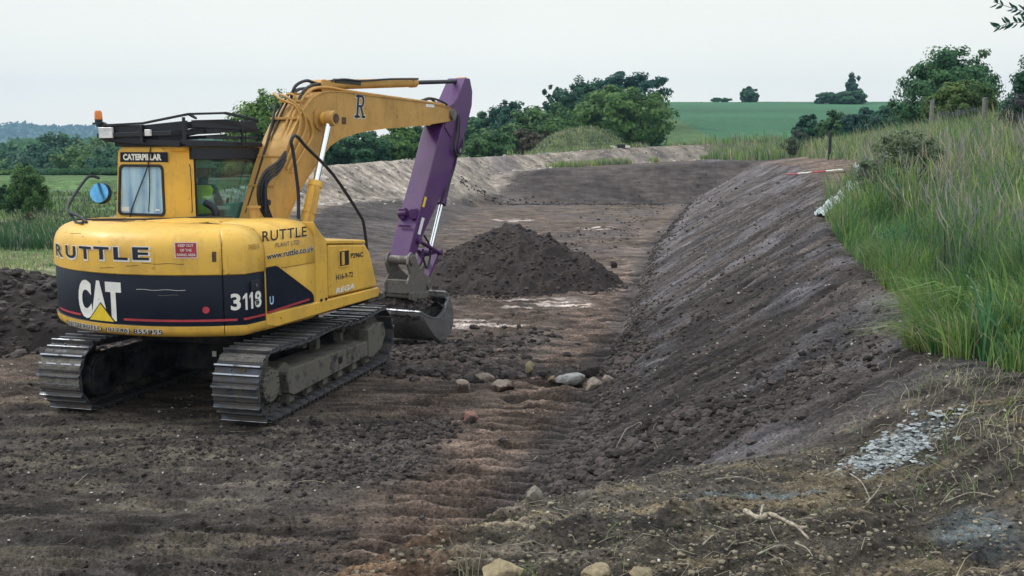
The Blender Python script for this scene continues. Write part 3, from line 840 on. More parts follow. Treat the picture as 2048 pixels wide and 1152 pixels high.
def shoe_mesh(mud=False):
    b = MB(); w = .25
    prof = [(-.092, .0), (-.092, .014), (-.080, .016), (-.074, .050), (-.060, .050), (-.054, .014), (.010, .014), (.016, .036), (.028, .036), (.034, .014),
            (.082, .012), (.096, .004), (.096, -.008), (-.02, -.004)]
    b.prism([(x, -z) for x, z in prof], -w, w, 0)
    if mud: b.add([(mx_, my_, -.018 - .026 * (1 - (abs(mx_ - .02) / .06) ** 2) * (.75 + .25 * math.sin(my_ * 37 + mx_ * 50))) for my_ in [-.24 + .04 * k for k in range(13)] for mx_ in [-.04, -.01, .02, .05, .08]], [(i * 5 + j, i * 5 + j + 1, i * 5 + j + 6, i * 5 + j + 5) for i in range(12) for j in range(4)], 2)
    for i, (xx, zz) in enumerate(((-.067, .0515), (.022, .0375))):
        b.box((xx, 0, -zz), (.015, 2 * w - .004, .004), mi=1)
    for xx in (-.03, .035):
        for yy in (-.075, .075): b.cyl((xx, yy, -.014), (xx, yy, -.024), .011, 6)
    # inside: chain link pair
    for yy in (-.075, .075): b.box((0, yy, .035), (.15, .03, .062)); 
    b.cyl((.083, -.10, .035), (.083, .10, .035), .022, 8)
    me = b.build('track_shoe', [M['shoe'], M['edge'], M['packed']])
    return me
proto = shoe_mesh(); proto2 = shoe_mesh(True)
NS = 41; used = set()
tracks = []
for side, nm in ((-1, 'near'), (1, 'far')):
    y0 = side * .995
    tb = MB()
    pts = []
    for k in range(64):
        x, z, q = track_path(TOT * k / 64); pts.append((x + .045 * -math.sin(q), z + .045 * math.cos(q)))
    # chain rails as thin loop bars inside the shoes
    for yy in (-.05, .05):
        for k in range(64):
            a, c = pts[k], pts[(k + 1) % 64]; tb.bar((a[0], y0 + yy, a[1]), (c[0], y0 + yy, c[1]), .03, .05)
    T = tb.build('track', [M['shoe']], EX)
    for k in range(NS):
        s = TOT * (k + .3) / NS; x, z, q = track_path(s)
        pr_ = proto2 if (k * 7 + (side > 0)) % 5 in (0, 2) else proto
        if pr_ in used: o = pr_.copy(); COL.objects.link(o)
        else: o = pr_; used.add(pr_)
        o.parent = T; o.location = (x, y0, z); o.rotation_euler = (0, -q, 0)
    # frame
    fb = MB()
    fb.prism([(-1.10, .24), (-1.16, .50), (-.95, .56), (-.8, .47), (1.02, .44), (1.2, .50), (1.55, .47), (1.62, .38), (1.5, .26), (1.1, .20), (-.95, .18)], y0 - .12, y0 + .12)
    fb.prism([(-1.06, .26), (-1.10, .46), (-.98, .50), (1.06, .42), (1.06, .24), (-.95, .21)], y0 - .21, y0 + .21)   # outer channel
    fb.prism([(1.0, .22), (1.0, .56), (1.2, .60), (1.50, .58), (1.56, .42), (1.42, .26), (1.15, .20)], y0 - .225, y0 + .225)
    fb.box((-.02, y0, .60), (.10, .10, .18)); fb.box((.62, y0, .54), (.08, .10, .12))
    F = fb.build('track_frame', [M['frame']], EX, bevel=.012)
    hb = MB(); hb.prism([(.16, .31), (.16, .39), (.26, .39), (.26, .31)], y0 + side * .2115, y0 + side * .214); hb.build('frame_slot', [M['rubber']], F)
    # sprocket with teeth
    sb = MB(); nt_h = 21; o2 = []
    for k in range(nt_h * 4):
        q = 2 * PI * k / (nt_h * 4); rr = .325 if k % 4 in (0, 1) else .275; o2.append((RX + rr * math.cos(q), RZ + rr * math.sin(q)))
    sb.prism(o2, y0 - .03, y0 + .03)
    sb.cyl((RX, y0 - .05, RZ), (RX, y0 + .05, RZ), .22, 28); S = sb.build('sprocket', [M['frame']], F)
    db = MB(); o3 = []
    for k in range(48):
        q = 2 * PI * k / 48; rr = .168 if k % 3 else .156; o3.append((RX + rr * math.cos(q), RZ - .01 + rr * math.sin(q)))
    db.prism(o3, y0 + side * .05, y0 + side * .20)
    for k in range(12):
        q = 2 * PI * k / 12; db.cyl((RX + .13 * math.cos(q), y0 + side * .2, RZ + .13 * math.sin(q)), (RX + .13 * math.cos(q), y0 + side * .212, RZ + .13 * math.sin(q)), .012, 6)
    db.build('final_drive', [M['frame']], F, bevel=.006)
    mb = MB()      # inner motor guard
    mb.cyl((RX, y0 - side * .05, RZ), (RX, y0 - side * .27, RZ), .235, 32); mb.cyl((RX, y0 - side * .27, RZ), (RX, y0 - side * .285, RZ), .205, 32)
    mb.box((RX + .22, y0 - side * .2, RZ + .04), (.34, .17, .34)); mb.build('motor_guard', [M['darkframe']], F, bevel=.01)
    ib = MB(); ib.cyl((IX, y0 - .09, IZ), (IX, y0 + .09, IZ), .255, 32); ib.cyl((IX, y0 - .04, IZ), (IX, y0 + .04, IZ), .30, 32); ib.build('idler', [M['frame']], F, bevel=.01)
    for k in range(6):
        xx = -.95 + k * .40; rb = MB(); zc = .175
        for s_ in (-1, 1): rb.cyl((xx, y0 + s_ * .045, zc), (xx, y0 + s_ * .085, zc), .095, 20); rb.cyl((xx, y0 + s_ * .085, zc), (xx, y0 + s_ * .145, zc), .070, 20); rb.box((xx, y0 + s_ * .165, zc + .03), (.11, .04, .11))
        rb.build('roller', [M['frame']], F)
    for xx in (-.45, .55):
        rb = MB(); rb.cyl((xx, y0 - .1, .66), (xx, y0 + .1, .66), .055, 16); rb.build('carrier_roller', [M['frame']], F)
    tracks.append(T)
cb = MB()   # car body
cb.prism([(-.62, .34), (-.55, .62), (-.25, .74), (.35, .74), (.62, .60), (.66, .34), (.3, .28), (-.3, .28)], -.45, .45)
cb.prism([(-.95, .70), (-.95, .93), (.95, .93), (.95, .70)], -.60, .60)
for s_ in (-1, 1):
    for x0, x1 in ((-.35, -1.0), (.35, .95)):
        cb.add([(x0 - .22, s_ * .38, .74), (x0 + .22, s_ * .38, .74), (x1 + .18, s_ * .86, .62), (x1 - .30, s_ * .86, .62),
                (x0 - .22, s_ * .38, .36), (x0 + .22, s_ * .38, .36), (x1 + .18, s_ * .86, .24), (x1 - .30, s_ * .86, .20)],
               [(0, 1, 2, 3), (7, 6, 5, 4), (0, 4, 5, 1), (1, 5, 6, 2), (2, 6, 7, 3), (3, 7, 4, 0)])
cb.build('car_body', [M['darkframe']], EX, bevel=.02)
sb = MB(); sb.cyl((0, 0, .72), (0, 0, .94), .50, 40); sb.build('slew_ring', [M['darkframe']], EX)
pb = MB(); pb.box((-.64, -.10, .53), (.006, .05, .06)); pb.build('data_plate', [M['white']], EX)

# --- upper body: plan curve, counter-clockwise from right front round the tail to left front
RT, HW = 1.86, 1.27
qa = math.asin(HW / RT)
def plan(n_arc=60, xs_r=(), xs_l=()):
    P = []
    for x in xs_r: P.append((x, -HW, 0, -1))
    for k in range(n_arc + 1):
        q = -qa + 2 * qa * k / n_arc
        x, y = -RT * math.cos(q), RT * math.sin(q)
        nx, ny = -math.cos(q), math.sin(q)
        # soften the corner where the arc meets the flat side
        w = sstep(.80, 1.0, abs(q) / qa)
        nx, ny = nx * (1 - w * .5), ny + (math.copysign(1, y) - ny) * w * .5
        l = math.hypot(nx, ny); P.append((x, y, nx / l, ny / l))
    for x in xs_l: P.append((x, HW, 0, 1))
    return P
def shell(name, P, prof, mats, mis, top=None, thick=.02, parent=None):
    """P: plan points with normals; prof: list (z, inset); faces of row j take material mis[j]"""
    b = MB(); n = len(P); vs = []
    for z, ins in prof:
        for x, y, nx, ny in P: vs.append((x - nx * ins, y - ny * ins, z))
    fs, ms = [], []
    for j in range(len(prof) - 1):
        for i in range(n - 1):
            b_ = (j * n + i, (j + 1) * n + i, (j + 1) * n + i + 1, j * n + i + 1); fs.append(b_); ms.append(mis[j])
    b.v = vs; b.f = fs; b.m = ms
    o = up(b, name, mats, parent, smooth=True)
    s = o.modifiers.new('solid', 'SOLIDIFY'); s.thickness = thick; s.offset = -1
    return o
PROF = [(.925, .10), (.935, .055), (.965, .012), (1.0, 0), (1.045, 0), (1.052, .012), (1.060, .010), (1.53, .010), (1.538, .014), (1.548, .0), (1.72, 0), (1.80, .010), (1.865, .035),
        (1.915, .075), (1.955, .13), (1.985, .21), (2.0, .32), (2.005, .46), (2.005, .72)]
MI = [0, 0, 0, 0, 1, 1, 1, 1, 0, 0, 0, 0, 0, 0, 0, 0, 0, 0]
BODY_M = [M['yellow'], M['blue']]
full = plan(90)
# counterweight: the arc up to the first seam on the right
n_seam = 7
cw = shell('counterweight', full[n_seam:], PROF, BODY_M, MI)
# side doors on the right
def xr(a, b, n): return [(a + (b - a) * i / n, -HW, 0, -1) for i in range(n + 1)]
door_pts = [(-1.055, -HW, 0, -1), (-1.2, -HW, 0, -1)] + full[:n_seam]
d1 = list(door_pts); d1[0] = (-1.062, -HW, 0, -1)
q = full[n_seam]; last = full[n_seam - 1]
d1.append((last[0] + (q[0] - last[0]) * .75, last[1] + (q[1] - last[1]) * .75, last[2], last[3]))
rear_door = shell('rear_side_door', d1, PROF, BODY_M, MI)
b = MB(); b.box((-1.22, -HW - .004, 1.42), (.13, .012, .10)); up(b, 'latch_recess', [M['black']], rear_door, bevel=.004)
b = MB(); b.cyl((-1.22, -HW - .01, 1.42), (-1.22, -HW - .022, 1.42), .016, 12); up(b, 'door_latch', [M['chrome']], rear_door)
# engine door (yellow, with the tapering navy flash)
ed = shell('engine_door', [(-.20, -HW, 0, -1), (-.42, -HW, 0, -1), (-.7, -HW, 0, -1), (-1.045, -HW, 0, -1)], PROF, BODY_M, [0] * 18)
b = MB(); b.prism([(-1.043, 1.118), (-1.043, 1.575), (-.90, 1.575), (-.84, 1.56), (-.30, 1.24), (-.26, 1.20), (-.25, 1.17), (-.25, 1.118)], -HW - .0035, -HW + .002)
fl = up(b, 'navy_flash', [M['blue']], ed)
b = MB(); b.bar((-1.043, -HW - .004, 1.585), (-.88, -HW - .004, 1.585), .006, .008); b.bar((-.88, -HW - .004, 1.585), (-.27, -HW - .004, 1.225), .006, .008); up(b, 'flash_ridge', [M['yellow']], ed)
# front end of the right side: column and the sloping shoulder
b = MB(); b.prism([(-.195, 1.06), (-.195, 1.985), (-.16, 1.93), (-.02, 1.80), (.035, 1.765), (.035, 1.06)], -HW + .004, -.62)
up(b, 'side_column', [M['yellow']], bevel=.02)
b = MB()
for xx in (-.11, -.02): b.cyl((xx, -HW + .006, 1.12), (xx, -HW - .008, 1.12), .017, 14)
up(b, 'plug', [M['rubber']])
# toolbox / tank on the right front
b = MB(); b.prism([(.048, 1.125), (.048, 1.715), (.80, 1.655), (.90, 1.55), (1.055, 1.125)], -HW + .0, -.50)
tb_ = up(b, 'storage_box', [M['yellow']], bevel=.03)
b = MB(); b.prism([(.02, 1.722), (.02, 1.765), (.79, 1.705), (.80, 1.662)], -HW - .004, -.48); up(b, 'box_lid', [M['yellow']], tb_, bevel=.012)
b = MB()
x0, x1, z0, z1 = .25, .44, 1.45, 1.615
b.box(((x0 + x1) / 2, -HW + .001, (z0 + z1) / 2), (x1 - x0, .008, z1 - z0)); up(b, 'handle_recess', [M['rubber']], tb_)
b = MB()
b.bar((x0 - .008, -HW - .004, z0 - .008), (x1 + .008, -HW - .004, z0 - .008), .014, .016); b.bar((x0 - .008, -HW - .004, z1 + .008), (x1 + .008, -HW - .004, z1 + .008), .014, .016)
b.bar((x0 - .008, -HW - .004, z0), (x0 - .008, -HW - .004, z1), .014, .016); b.bar((x1 + .008, -HW - .004, z0), (x1 + .008, -HW - .004, z1), .014, .016)
b.box((x0 + .07, -HW - .006, (z0 + z1) / 2), (.05, .012, z1 - z0 - .02))
up(b, 'box_handle', [M['yellow']], tb_, bevel=.003)
# skirt below the doors
b = MB(); b.prism([(-1.05, .985), (-1.05, 1.105), (1.07, 1.118), (1.10, 1.06), (1.06, 1.0), (-.9, .95)], -HW - .002, -HW + .10)
up(b, 'side_skirt', [M['yellow']], bevel=.018)
b = MB(); b.bar((-1.04, -HW - .0045, 1.118), (-.335, -HW - .0045, 1.160), .003, .022); up(b, 'red_pinstripe', [M['red']], ed)
# main frame, deck, hood
core = []
for x, y, nx, ny in full[::3]: core.append((x - nx * .12, y - ny * .12))
core += [(.95, HW - .1), (1.05, .55), (1.2, .45), (1.2, -.42), (1.0, -.45), (1.0, -HW + .1)]
b = MB(); b.prism_z(core, .94, 1.10); up(b, 'main_frame', [M['darkframe']])
core2 = []
for x, y, nx, ny in full[::3]: core2.append((x - nx * .34, y - ny * .34))
core2 += [(-.55, HW - .32), (-.55, .2), (-.22, .15), (-.22, -HW + .34)]
b = MB(); b.prism_z(core2, 1.0, 1.992); hood = up(b, 'hood', [M['yellow']], bevel=.01)
b = MB(); b.prism_z([(-1.28, -.55), (-.78, -.62), (-.72, .05), (-1.2, .12)], 1.998, 2.018); up(b, 'engine_cover', [M['yellow']], hood, bevel=.008)
b = MB()
for k in range(5): b.box((-1.32 + .03 * k, .50 + .0 * k, 2.003), (.014, .46, .014))
for k in range(4): b.box((-.95 + .05 * k, .30, 2.003), (.02, .3, .012))
up(b, 'louvre', [M['rust']], hood)
b = MB(); b.hose([(-1.36, .9, 2.012), (-1.2, .5, 2.018), (-.9, .2, 2.012), (-.6, -.1, 2.02), (-.35, -.3, 2.012)], .010, 6); up(b, 'deck_hose', [M['rubber']], hood)
b = MB(); b.hose([(-.11, .13, 1.96), (-.11, .13, 2.04), (-.12, .17, 2.10), (-.15, .25, 2.15)], .040, 14); up(b, 'exhaust_pipe', [M['black']], smooth=True)
# cap and small fittings in front of the hood
b = MB(); b.cyl((.02, -.30, 1.9), (.02, -.30, 2.09), .062, 20); b.cyl((.02, -.30, 2.09), (.02, -.30, 2.115), .078, 20); up(b, 'filler_cap', [M['boomyel']], smooth=True)
b = MB(); b.prism([(-.22, 1.4), (-.22, 1.985), (.30, 1.94), (.62, 1.80), (.62, 1.4)], -.62, -.30); up(b, 'boom_side_deck', [M['yellow']], bevel=.015)
# boom foot brackets
b = MB()
for yy in (-.29, .25): b.prism([(-.25, 1.05), (-.25, 1.5), (.1, 1.92), (.45, 1.85), (1.2, 1.35), (1.25, 1.05)], yy, yy + .04)
up(b, 'boom_bracket', [M['boomyel']], bevel=.01)
# tail mirror hoop and deck handrails
b = MB(); b.hose([(-1.50, .62, 2.0), (-1.44, .80, 2.06), (-1.36, 1.02, 2.10), (-1.25, 1.10, 2.2), (-.98, 1.16, 2.42), (-.90, 1.14, 2.455), (-.86, 1.08, 2.43)], .016, 8, q=4)
b.hose([(-1.36, 1.02, 2.10), (-1.42, .85, 1.99), (-1.55, .62, 2.0)], .016, 8); up(b, 'mirror_arm', [M['black']], smooth=True)
b = MB(); b.cyl((-.80, 1.12, 2.262), (-.85, 1.105, 2.27), .118, 24, r2=.10); mh = up(b, 'mirror', [M['black']], smooth=True)
b = MB(); b.cyl((-.8505, 1.1048, 2.2701), (-.857, 1.103, 2.2712), .108, 24); up(b, 'mirror_glass', [M['mirror']], mh)
b = MB(); b.hose([(-.18, -1.05, 2.0), (-.17, -1.05, 2.3), (-.24, -1.05, 2.72), (-.27, -1.05, 2.82), (-.22, -1.05, 2.885), (-.14, -1.05, 2.87), (0, -1.05, 2.77), (.50, -1.05, 2.46), (1.02, -1.05, 1.99), (1.12, -1.05, 1.84), (1.18, -1.05, 1.5), (1.22, -1.05, 1.12)], .0185, 8, q=4)
up(b, 'grab_rail', [M['black']], smooth=True)

# --- cab
CX0, CX1, CYR, CYL, CZ0, CZ1 = -.50, .92, .20, 1.215, 1.15, 2.775
b = MB()
# rear wall ring (yellow) with window hole, rounded
def ring(b, yA, yB, zA, zB, wy0, wy1, wz0, wz1, x, th, mi=0):
    b.box((x, (yA + wy0) / 2, (zA + zB) / 2), (th, wy0 - yA, zB - zA), mi=mi); b.box((x, (wy1 + yB) / 2, (zA + zB) / 2), (th, yB - wy1, zB - zA), mi=mi)
    b.box((x, (wy0 + wy1) / 2, (zA + wz0) / 2), (th, wy1 - wy0, wz0 - zA), mi=mi); b.box((x, (wy0 + wy1) / 2, (wz1 + zB) / 2), (th, wy1 - wy0, zB - wz1), mi=mi)
def rrect(y0, y1, z0, z1, r, n=6):
    P = []
    for cy, cz, a0 in ((y1 - r, z1 - r, 0), (y0 + r, z1 - r, 90), (y0 + r, z0 + r, 180), (y1 - r, z0 + r, 270)):
        for k in range(n + 1): a = math.radians(a0 + 90 * k / n); P.append((cy + r * math.cos(a), cz + r * math.sin(a)))
    return P
def ring_face(b, outer, inner, x0, x1, mi=0):
    """ring between two loops with the same count in the (y,z) plane, thickness x0..x1"""
    n = len(outer); vs = []
    for x in (x0, x1):
        for P in (outer, inner): vs += [(x, y, z) for y, z in P]
    fs = []
    for i in range(n):
        j = (i + 1) % n
        fs += [(i, j, n + j, n + i), (2 * n + j, 2 * n + i, 3 * n + i, 3 * n + j), (j, i, 2 * n + i, 2 * n + j), (n + i, n + j, 3 * n + j, 3 * n + i)]
    b.add(vs, fs, mi)
taper = lambda P: [(y - (z - 1.95) * .10 * (y > .8), z) for y, z in P]
ring_face(b, taper(rrect(.47, 1.235, CZ0, CZ1 - .012, .07)), taper(rrect(.515, 1.20, 2.02, 2.565, .05)), CX0, CX0 + .05)
# chamfered rear corner and black side frame
b.prism_z([(CX0 + .001, .472), (CX0 + .05, .50), (-.345, .27), (-.345, .207), (-.36, .207)], CZ0, CZ1 - .02)
b.prism_z([(CX0, 1.15), (CX0 + .05, 1.1), (CX0 + .2, 1.12), (CX0 + .2, 1.17)], CZ0, CZ1 - .06)
cab = up(b, 'cab', [M['yellow']], bevel=.018)
b = MB(); b.prism(rrect(CX0 + .02, CX1 - .02, CZ1 - .05, CZ1 + .012, .02, 3), .24, 1.13); up(b, 'cab_roof', [M['yellow']], cab, bevel=.02)
b = MB(); ring_face(b, taper(rrect(.500, 1.205, 2.005, 2.58, .06)), taper(rrect(.528, 1.18, 2.033, 2.552, .045)), CX0 - .012, CX0 + .02); up(b, 'window_seal', [M['rubber']], cab)
b = MB(); P_ = taper(rrect(.522, 1.19, 2.026, 2.56, .05)); n_ = len(P_); b.add([(CX0 + .006, y, z) for y, z in P_], [tuple(range(n_))]); rw = up(b, 'rear_window', [M['painted_sky']], cab)
b = MB(); b.box((CX0 + .0025, 1.09, 2.075), (.003, .11, .05)); b.box((CX0 + .0025, .62, 2.075), (.003, .06, .018)); up(b, 'window_sticker', [M['white']], rw)
b = MB(); b.hose([(CX0 - .012, .66, 2.77), (CX0 - .014, .72, 2.55), (CX0 - .013, .86, 2.30), (CX0 - .012, .98, 2.08), (CX0 - .012, 1.02, 1.97)], .007, 6)
b.hose([(CX0 - .012, .70, 2.56), (CX0 - .013, .70, 2.34), (CX0 - .012, .735, 2.05)], .006, 6); up(b, 'cable', [M['rubber']], cab)
# black side frame (right side) with rounded glazing opening; coordinates (x,z)
side_out = [(-.335, CZ0), (-.335, 2.74), (.62, 2.74), (.76, 2.70), (.86, 2.60), (.90, 2.45), (.97, 1.9), (1.0, CZ0)]
side_in = [(-.315, 1.70), (-.315, 2.63), (.58, 2.63), (.70, 2.60), (.79, 2.53), (.83, 2.43), (.90, 1.9), (.92, 1.70)]
def ringxz(b, A, B, y0, y1, mi=0):
    n = len(A); vs = []
    for y in (y0, y1):
        for P in (A, B): vs += [(x, y, z) for x, z in P]
    fs = []
    for i in range(n):
        j = (i + 1) % n
        fs += [(n + i, n + j, j, i), (3 * n + j, 3 * n + i, 2 * n + i, 2 * n + j), (i, j, 2 * n + j, 2 * n + i), (n + j, n + i, 3 * n + i, 3 * n + j)]
    b.add(vs, fs, mi)
for yy, nm in ((.205, 'cab_frame'), (1.16, 'cab_frame')):
    b = MB(); ringxz(b, side_out, side_in, yy, yy + .05)
    if yy < .5: b.bar((-.0, yy + .025, 2.66), (.0, yy + .025, 1.7), .0001, .0001)
    else: b.bar((.06, yy + .025, 2.66), (.20, yy + .025, 1.7), .04, .09, up=(0, 1, 0))
    up(b, nm, [M['black']], cab, bevel=.008)
b = MB(); b.add([(x, .215, z) for x, z in side_in], [tuple(range(8))]); up(b, 'side_window', [M['glass']], cab)
b = MB(); b.add([(x, 1.19, z) for x, z in side_in], [tuple(range(8))]); up(b, 'door_window', [M['glass']], cab)
b = MB(); b.add([(.895, .26, 2.45), (.895, 1.16, 2.45), (.96, 1.16, 1.95), (.96, .26, 1.95)], [(0, 1, 2, 3)]); up(b, 'windscreen', [M['glass']], cab)
b = MB(); b.box((.90, .71, 2.62), (.05, .95, .05)); b.box((.985, .71, 1.9), (.05, .98, .06)); b.box((.2, .71, 1.62), (1.35, .96, .04)); b.box((.96, .71, 1.4), (.05, .95, .5)); b.box((.22, .245, 1.42), (1.1, .02, .56))
b.bar((.80, .27, 2.70), (1.0, .24, 1.4), .05, .05); b.bar((.80, 1.15, 2.70), (1.0, 1.18, 1.4), .05, .05); up(b, 'cab_pillar', [M['black']], cab, bevel=.008)
b = MB(); b.box((.20, .215, 2.70), (1.16, .05, .13)); b.hose([(.62, .185, 2.76), (.74, .185, 2.72), (.84, .185, 2.62), (.885, .185, 2.48)], .008, 6); up(b, 'gutter', [M['black']], cab, bevel=.01)
b = MB(); b.box((.02, .66, 1.86), (.5, .5, .12)); b.box((-.22, .66, 2.12), (.12, .46, .50)); b.box((-.25, .66, 2.45), (.09, .26, .18)); up(b, 'seat', [M['seat']], cab, bevel=.04)
b = MB(); b.box((.12, .36, 1.93), (.5, .12, .16)); b.box((.12, .98, 1.93), (.5, .12, .16)); b.cyl((.34, .36, 2.0), (.38, .36, 2.18), .018, 8); b.cyl((.34, .98, 2.0), (.38, .98, 2.18), .018, 8); up(b, 'console', [M['black']], cab, bevel=.01)
b = MB(); b.box((.40, .30, 2.03), (.34, .03, .18)); up(b, 'teal_panel', [M['teal']], cab)
b = MB(); b.prism([(.0, 2.06), (.06, 2.10), (.28, 2.09), (.25, 2.05)], .24, .36); up(b, 'paper_board', [M['pale']], cab)
b = MB(); b.hose([(CX0 + .12, .24, 2.58), (CX0 + .10, .21, 2.50), (CX0 + .10, .21, 2.1), (CX0 + .12, .24, 2.05)], .005, 6); up(b, 'door_hinge', [M['rubber']], cab)

# --- folded guard stack on the roof
rz0 = 2.80
b = MB()
b.bar((-.52, .22, 2.80), (-.52, 1.30, 2.86), .05, .06); b.bar((.70, .22, 2.80), (.70, 1.25, 2.84), .05, .06)
b.bar((-.52, .22, 2.82), (.78, .20, 2.81), .05, .05); b.bar((-.52, 1.30, 2.86), (.75, 1.25, 2.85), .05, .05)
rack = up(b, 'roof_guard', [M['black']], bevel=.006)
def rail(parts, nm='guard_rail'):
    b = MB()
    for p in parts: b.bar(*p)
    return up(b, nm, [M['black']], rack, bevel=.004)
# big rear plate, tilting up from left (beacon) end to right
b = MB(); b.add([(-.55, 1.37, 2.86), (-.55, 1.30, 2.84), (-.55, .95, 2.83), (-.55, .72, 2.83), (-.55, .72, 3.015), (-.55, .95, 3.01), (-.55, 1.37, 3.0)], [(0, 1, 2, 3, 4, 5, 6)])
for f in (0,): pass
up(b, 'guard_plate', [M['black']], rack).modifiers.new('s', 'SOLIDIFY').thickness = .025
rail([((-.56, 1.39, 3.01), (-.55, .72, 3.03), .03, .025), ((-.55, .72, 3.03), (-.47, .14, 3.125), .03, .025), ((-.47, .14, 3.125), (.10, .12, 3.155), .03, .025), ((.10, .12, 3.155), (.72, .15, 3.09), .03, .03), ((-.47, .14, 3.125), (.5, .9, 3.12), .03, .025)])
rail([((-.58, 1.37, 2.90), (-.56, .30, 2.92), .02, .05), ((-.56, .30, 2.92), (.0, .12, 2.95), .03, .05)])
for p_ in (((-.57, .72, 3.01), (-.57, .72, 2.82), .03, .03), ((-.53, .16, 3.09), (-.53, .16, 2.80), .025, .03), ((.40, .13, 3.08), (.40, .13, 2.80), .025, .03), ((.46, .13, 3.08), (.46, .13, 2.80), .012, .012)): rail([p_], 'guard_upright')
rail([((-.50, .60, 2.86), (.30, .13, 3.04), .02, .075), ((-.50, .9, 2.84), (.15, .14, 2.90), .02, .04)])
rail([((-.54, .62, 2.97), (-.30, .14, 3.02), .02, .07), ((-.35, .15, 3.02), (.66, .15, 3.05), .02, .05), ((-.2, .15, 2.955), (.74, .15, 2.97), .02, .05), ((-.2, .15, 2.88), (.70, .15, 2.88), .02, .035)])
rail([((-.5, 1.2, 2.98), (.6, 1.1, 3.03), .03, .04), ((-.2, 1.28, 2.99), (-.2, .15, 3.05), .03, .03), ((.15, 1.28, 2.99), (.15, .15, 3.06), .03, .03), ((.5, 1.2, 3.0), (.5, .15, 3.06), .03, .03), ((.72, 1.15, 3.0), (.72, .15, 3.08), .03, .04)])
b = MB()
b.add([(-.535, .72, 2.92), (-.535, .72, 3.01), (-.46, .17, 3.055), (-.46, .17, 2.95)], [(0, 1, 2, 3)]); b.add([(-.44, .135, 2.99), (-.44, .135, 3.06), (.10, .125, 3.085), (.66, .14, 3.045), (.68, .14, 2.97)], [(0, 1, 2, 3, 4)])
b.add([(-.50, .95, 2.83), (-.50, .95, 2.99), (-.46, .25, 3.02), (-.46, .25, 2.83)], [(0, 1, 2, 3)])
up(b, 'mesh_panel', [M['black']], rack).modifiers.new('s', 'SOLIDIFY').thickness = .015
b = MB(); b.prism([(-.50, 2.80), (-.50, 2.83), (.80, 2.83), (.84, 2.80), (.84, 2.775), (-.50, 2.775)], .17, 1.2); up(b, 'base_tray', [M['black']], rack, bevel=.006)
for yy, zz, w, h in ((1.23, 2.93, .20, .12), (.615, 2.925, .08, .07)):
    b = MB(); b.box((-.586, yy, zz), (.03, w, h)); up(b, 'guard_lamp', [M['lamp']], rack, bevel=.006)
b = MB(); b.box((-.55, 1.36, 3.035), (.09, .12, .02)); b.cyl((-.55, 1.37, 3.04), (-.55, 1.37, 3.08), .042, 20); b.bar((-.55, 1.32, 3.05), (-.55, 1.22, 3.01), .04, .012); up(b, 'beacon_base', [M['black']], rack)
b = MB(); b.tube([(-.55, 1.37, 3.08), (-.55, 1.37, 3.16), (-.55, 1.37, 3.178)], [.044, .041, .028], 20); up(b, 'beacon', [M['amber']], rack, smooth=True)

# --- boom
BO = [(.10, 1.42), (.02, 1.62), (.20, 1.80), (.36, 1.95), (.68, 2.58), (.88, 2.91), (1.10, 3.18), (1.36, 3.38), (1.52, 3.44), (1.72, 3.475), (2.05, 3.485), (2.42, 3.475), (4.2, 3.45), (5.02, 3.40), (5.16, 3.34), (5.19, 3.27), (5.12, 3.21), (4.99, 3.185),
      (4.35, 3.12), (3.8, 3.09), (3.0, 3.04), (2.4, 2.98), (1.97, 2.90), (1.70, 2.80), (1.50, 2.66), (1.05, 2.28), (.82, 1.99), (.62, 1.70), (.42, 1.45), (.28, 1.38)]
b = MB(); b.prism(BO, -.195, .195); boom = up(b, 'boom', [M['boomyel']], bevel=.012)
b = MB()    # weld flanges
for a, c in zip(BO[3:13], BO[4:14]):
    b.bar((a[0], -.20, a[1] + .004), (c[0], -.20, c[1] + .004), .016, .012)
for a, c in zip(BO[18:27], BO[19:28]): b.bar((a[0], -.20, a[1]), (c[0], -.20, c[1]), .016, .012)
up(b, 'boom_flange', [M['boomyel']], boom)
b = MB(); b.cyl((1.50, -.40, 3.13), (1.50, .40, 3.13), .055, 18); b.cyl((1.50, -.43, 3.13), (1.50, -.31, 3.13), .095, 22); b.cyl((1.5, -.20, 3.13), (1.5, -.215, 3.13), .15, 26); up(b, 'boom_pin', [M['boomyel']], boom, smooth=True)
b = MB(); b.cyl((1.5, -.431, 3.13), (1.5, -.437, 3.13), .06, 18); up(b, 'pin_cap', [M['rust']], boom)
b = MB(); b.box((2.03, -.20, 3.12), (.09, .012, .085)); up(b, 'square_plate', [M['rust']], boom, bevel=.004)
b = MB(); b.cyl((5.06, -.24, 3.30), (5.06, .24, 3.30), .085, 22); up(b, 'boom_nose_pin', [M['coupler']], boom, smooth=True)
b = MB(); b.box((4.36, -.1965, 3.405), (.26, .003, .045)); up(b, 'boom_sticker', [M['white']], boom)
# pipes and hoses over the boom
def hose(nm, pts, r=.014, mat='rubber', parent=boom, **k):
    b = MB(); b.hose(pts, r, 8, q=5); return up(b, nm, [M[mat]], parent, smooth=True)
for k, (yy, mt, rr) in enumerate(((-.13, 'boomyel', .016), (-.07, 'boomyel', .016), (.06, 'rubber', .014), (.12, 'rubber', .012))):
    dz = .03
    hose('boom_pipe' if mt == 'boomyel' else 'boom_hose', [(.50 + .05 * k, yy * .4 - .05, 2.05), (.78, yy, 2.62 + dz * 2), (1.0, yy, 3.03 + dz * 2), (1.22, yy, 3.29 + dz * 2), (1.42, yy, 3.45 + dz), (1.75, yy, 3.53), (2.3, yy, 3.51), (3.4, yy, 3.485), (4.5, yy, 3.46), (4.95, yy, 3.44)], rr, mt)
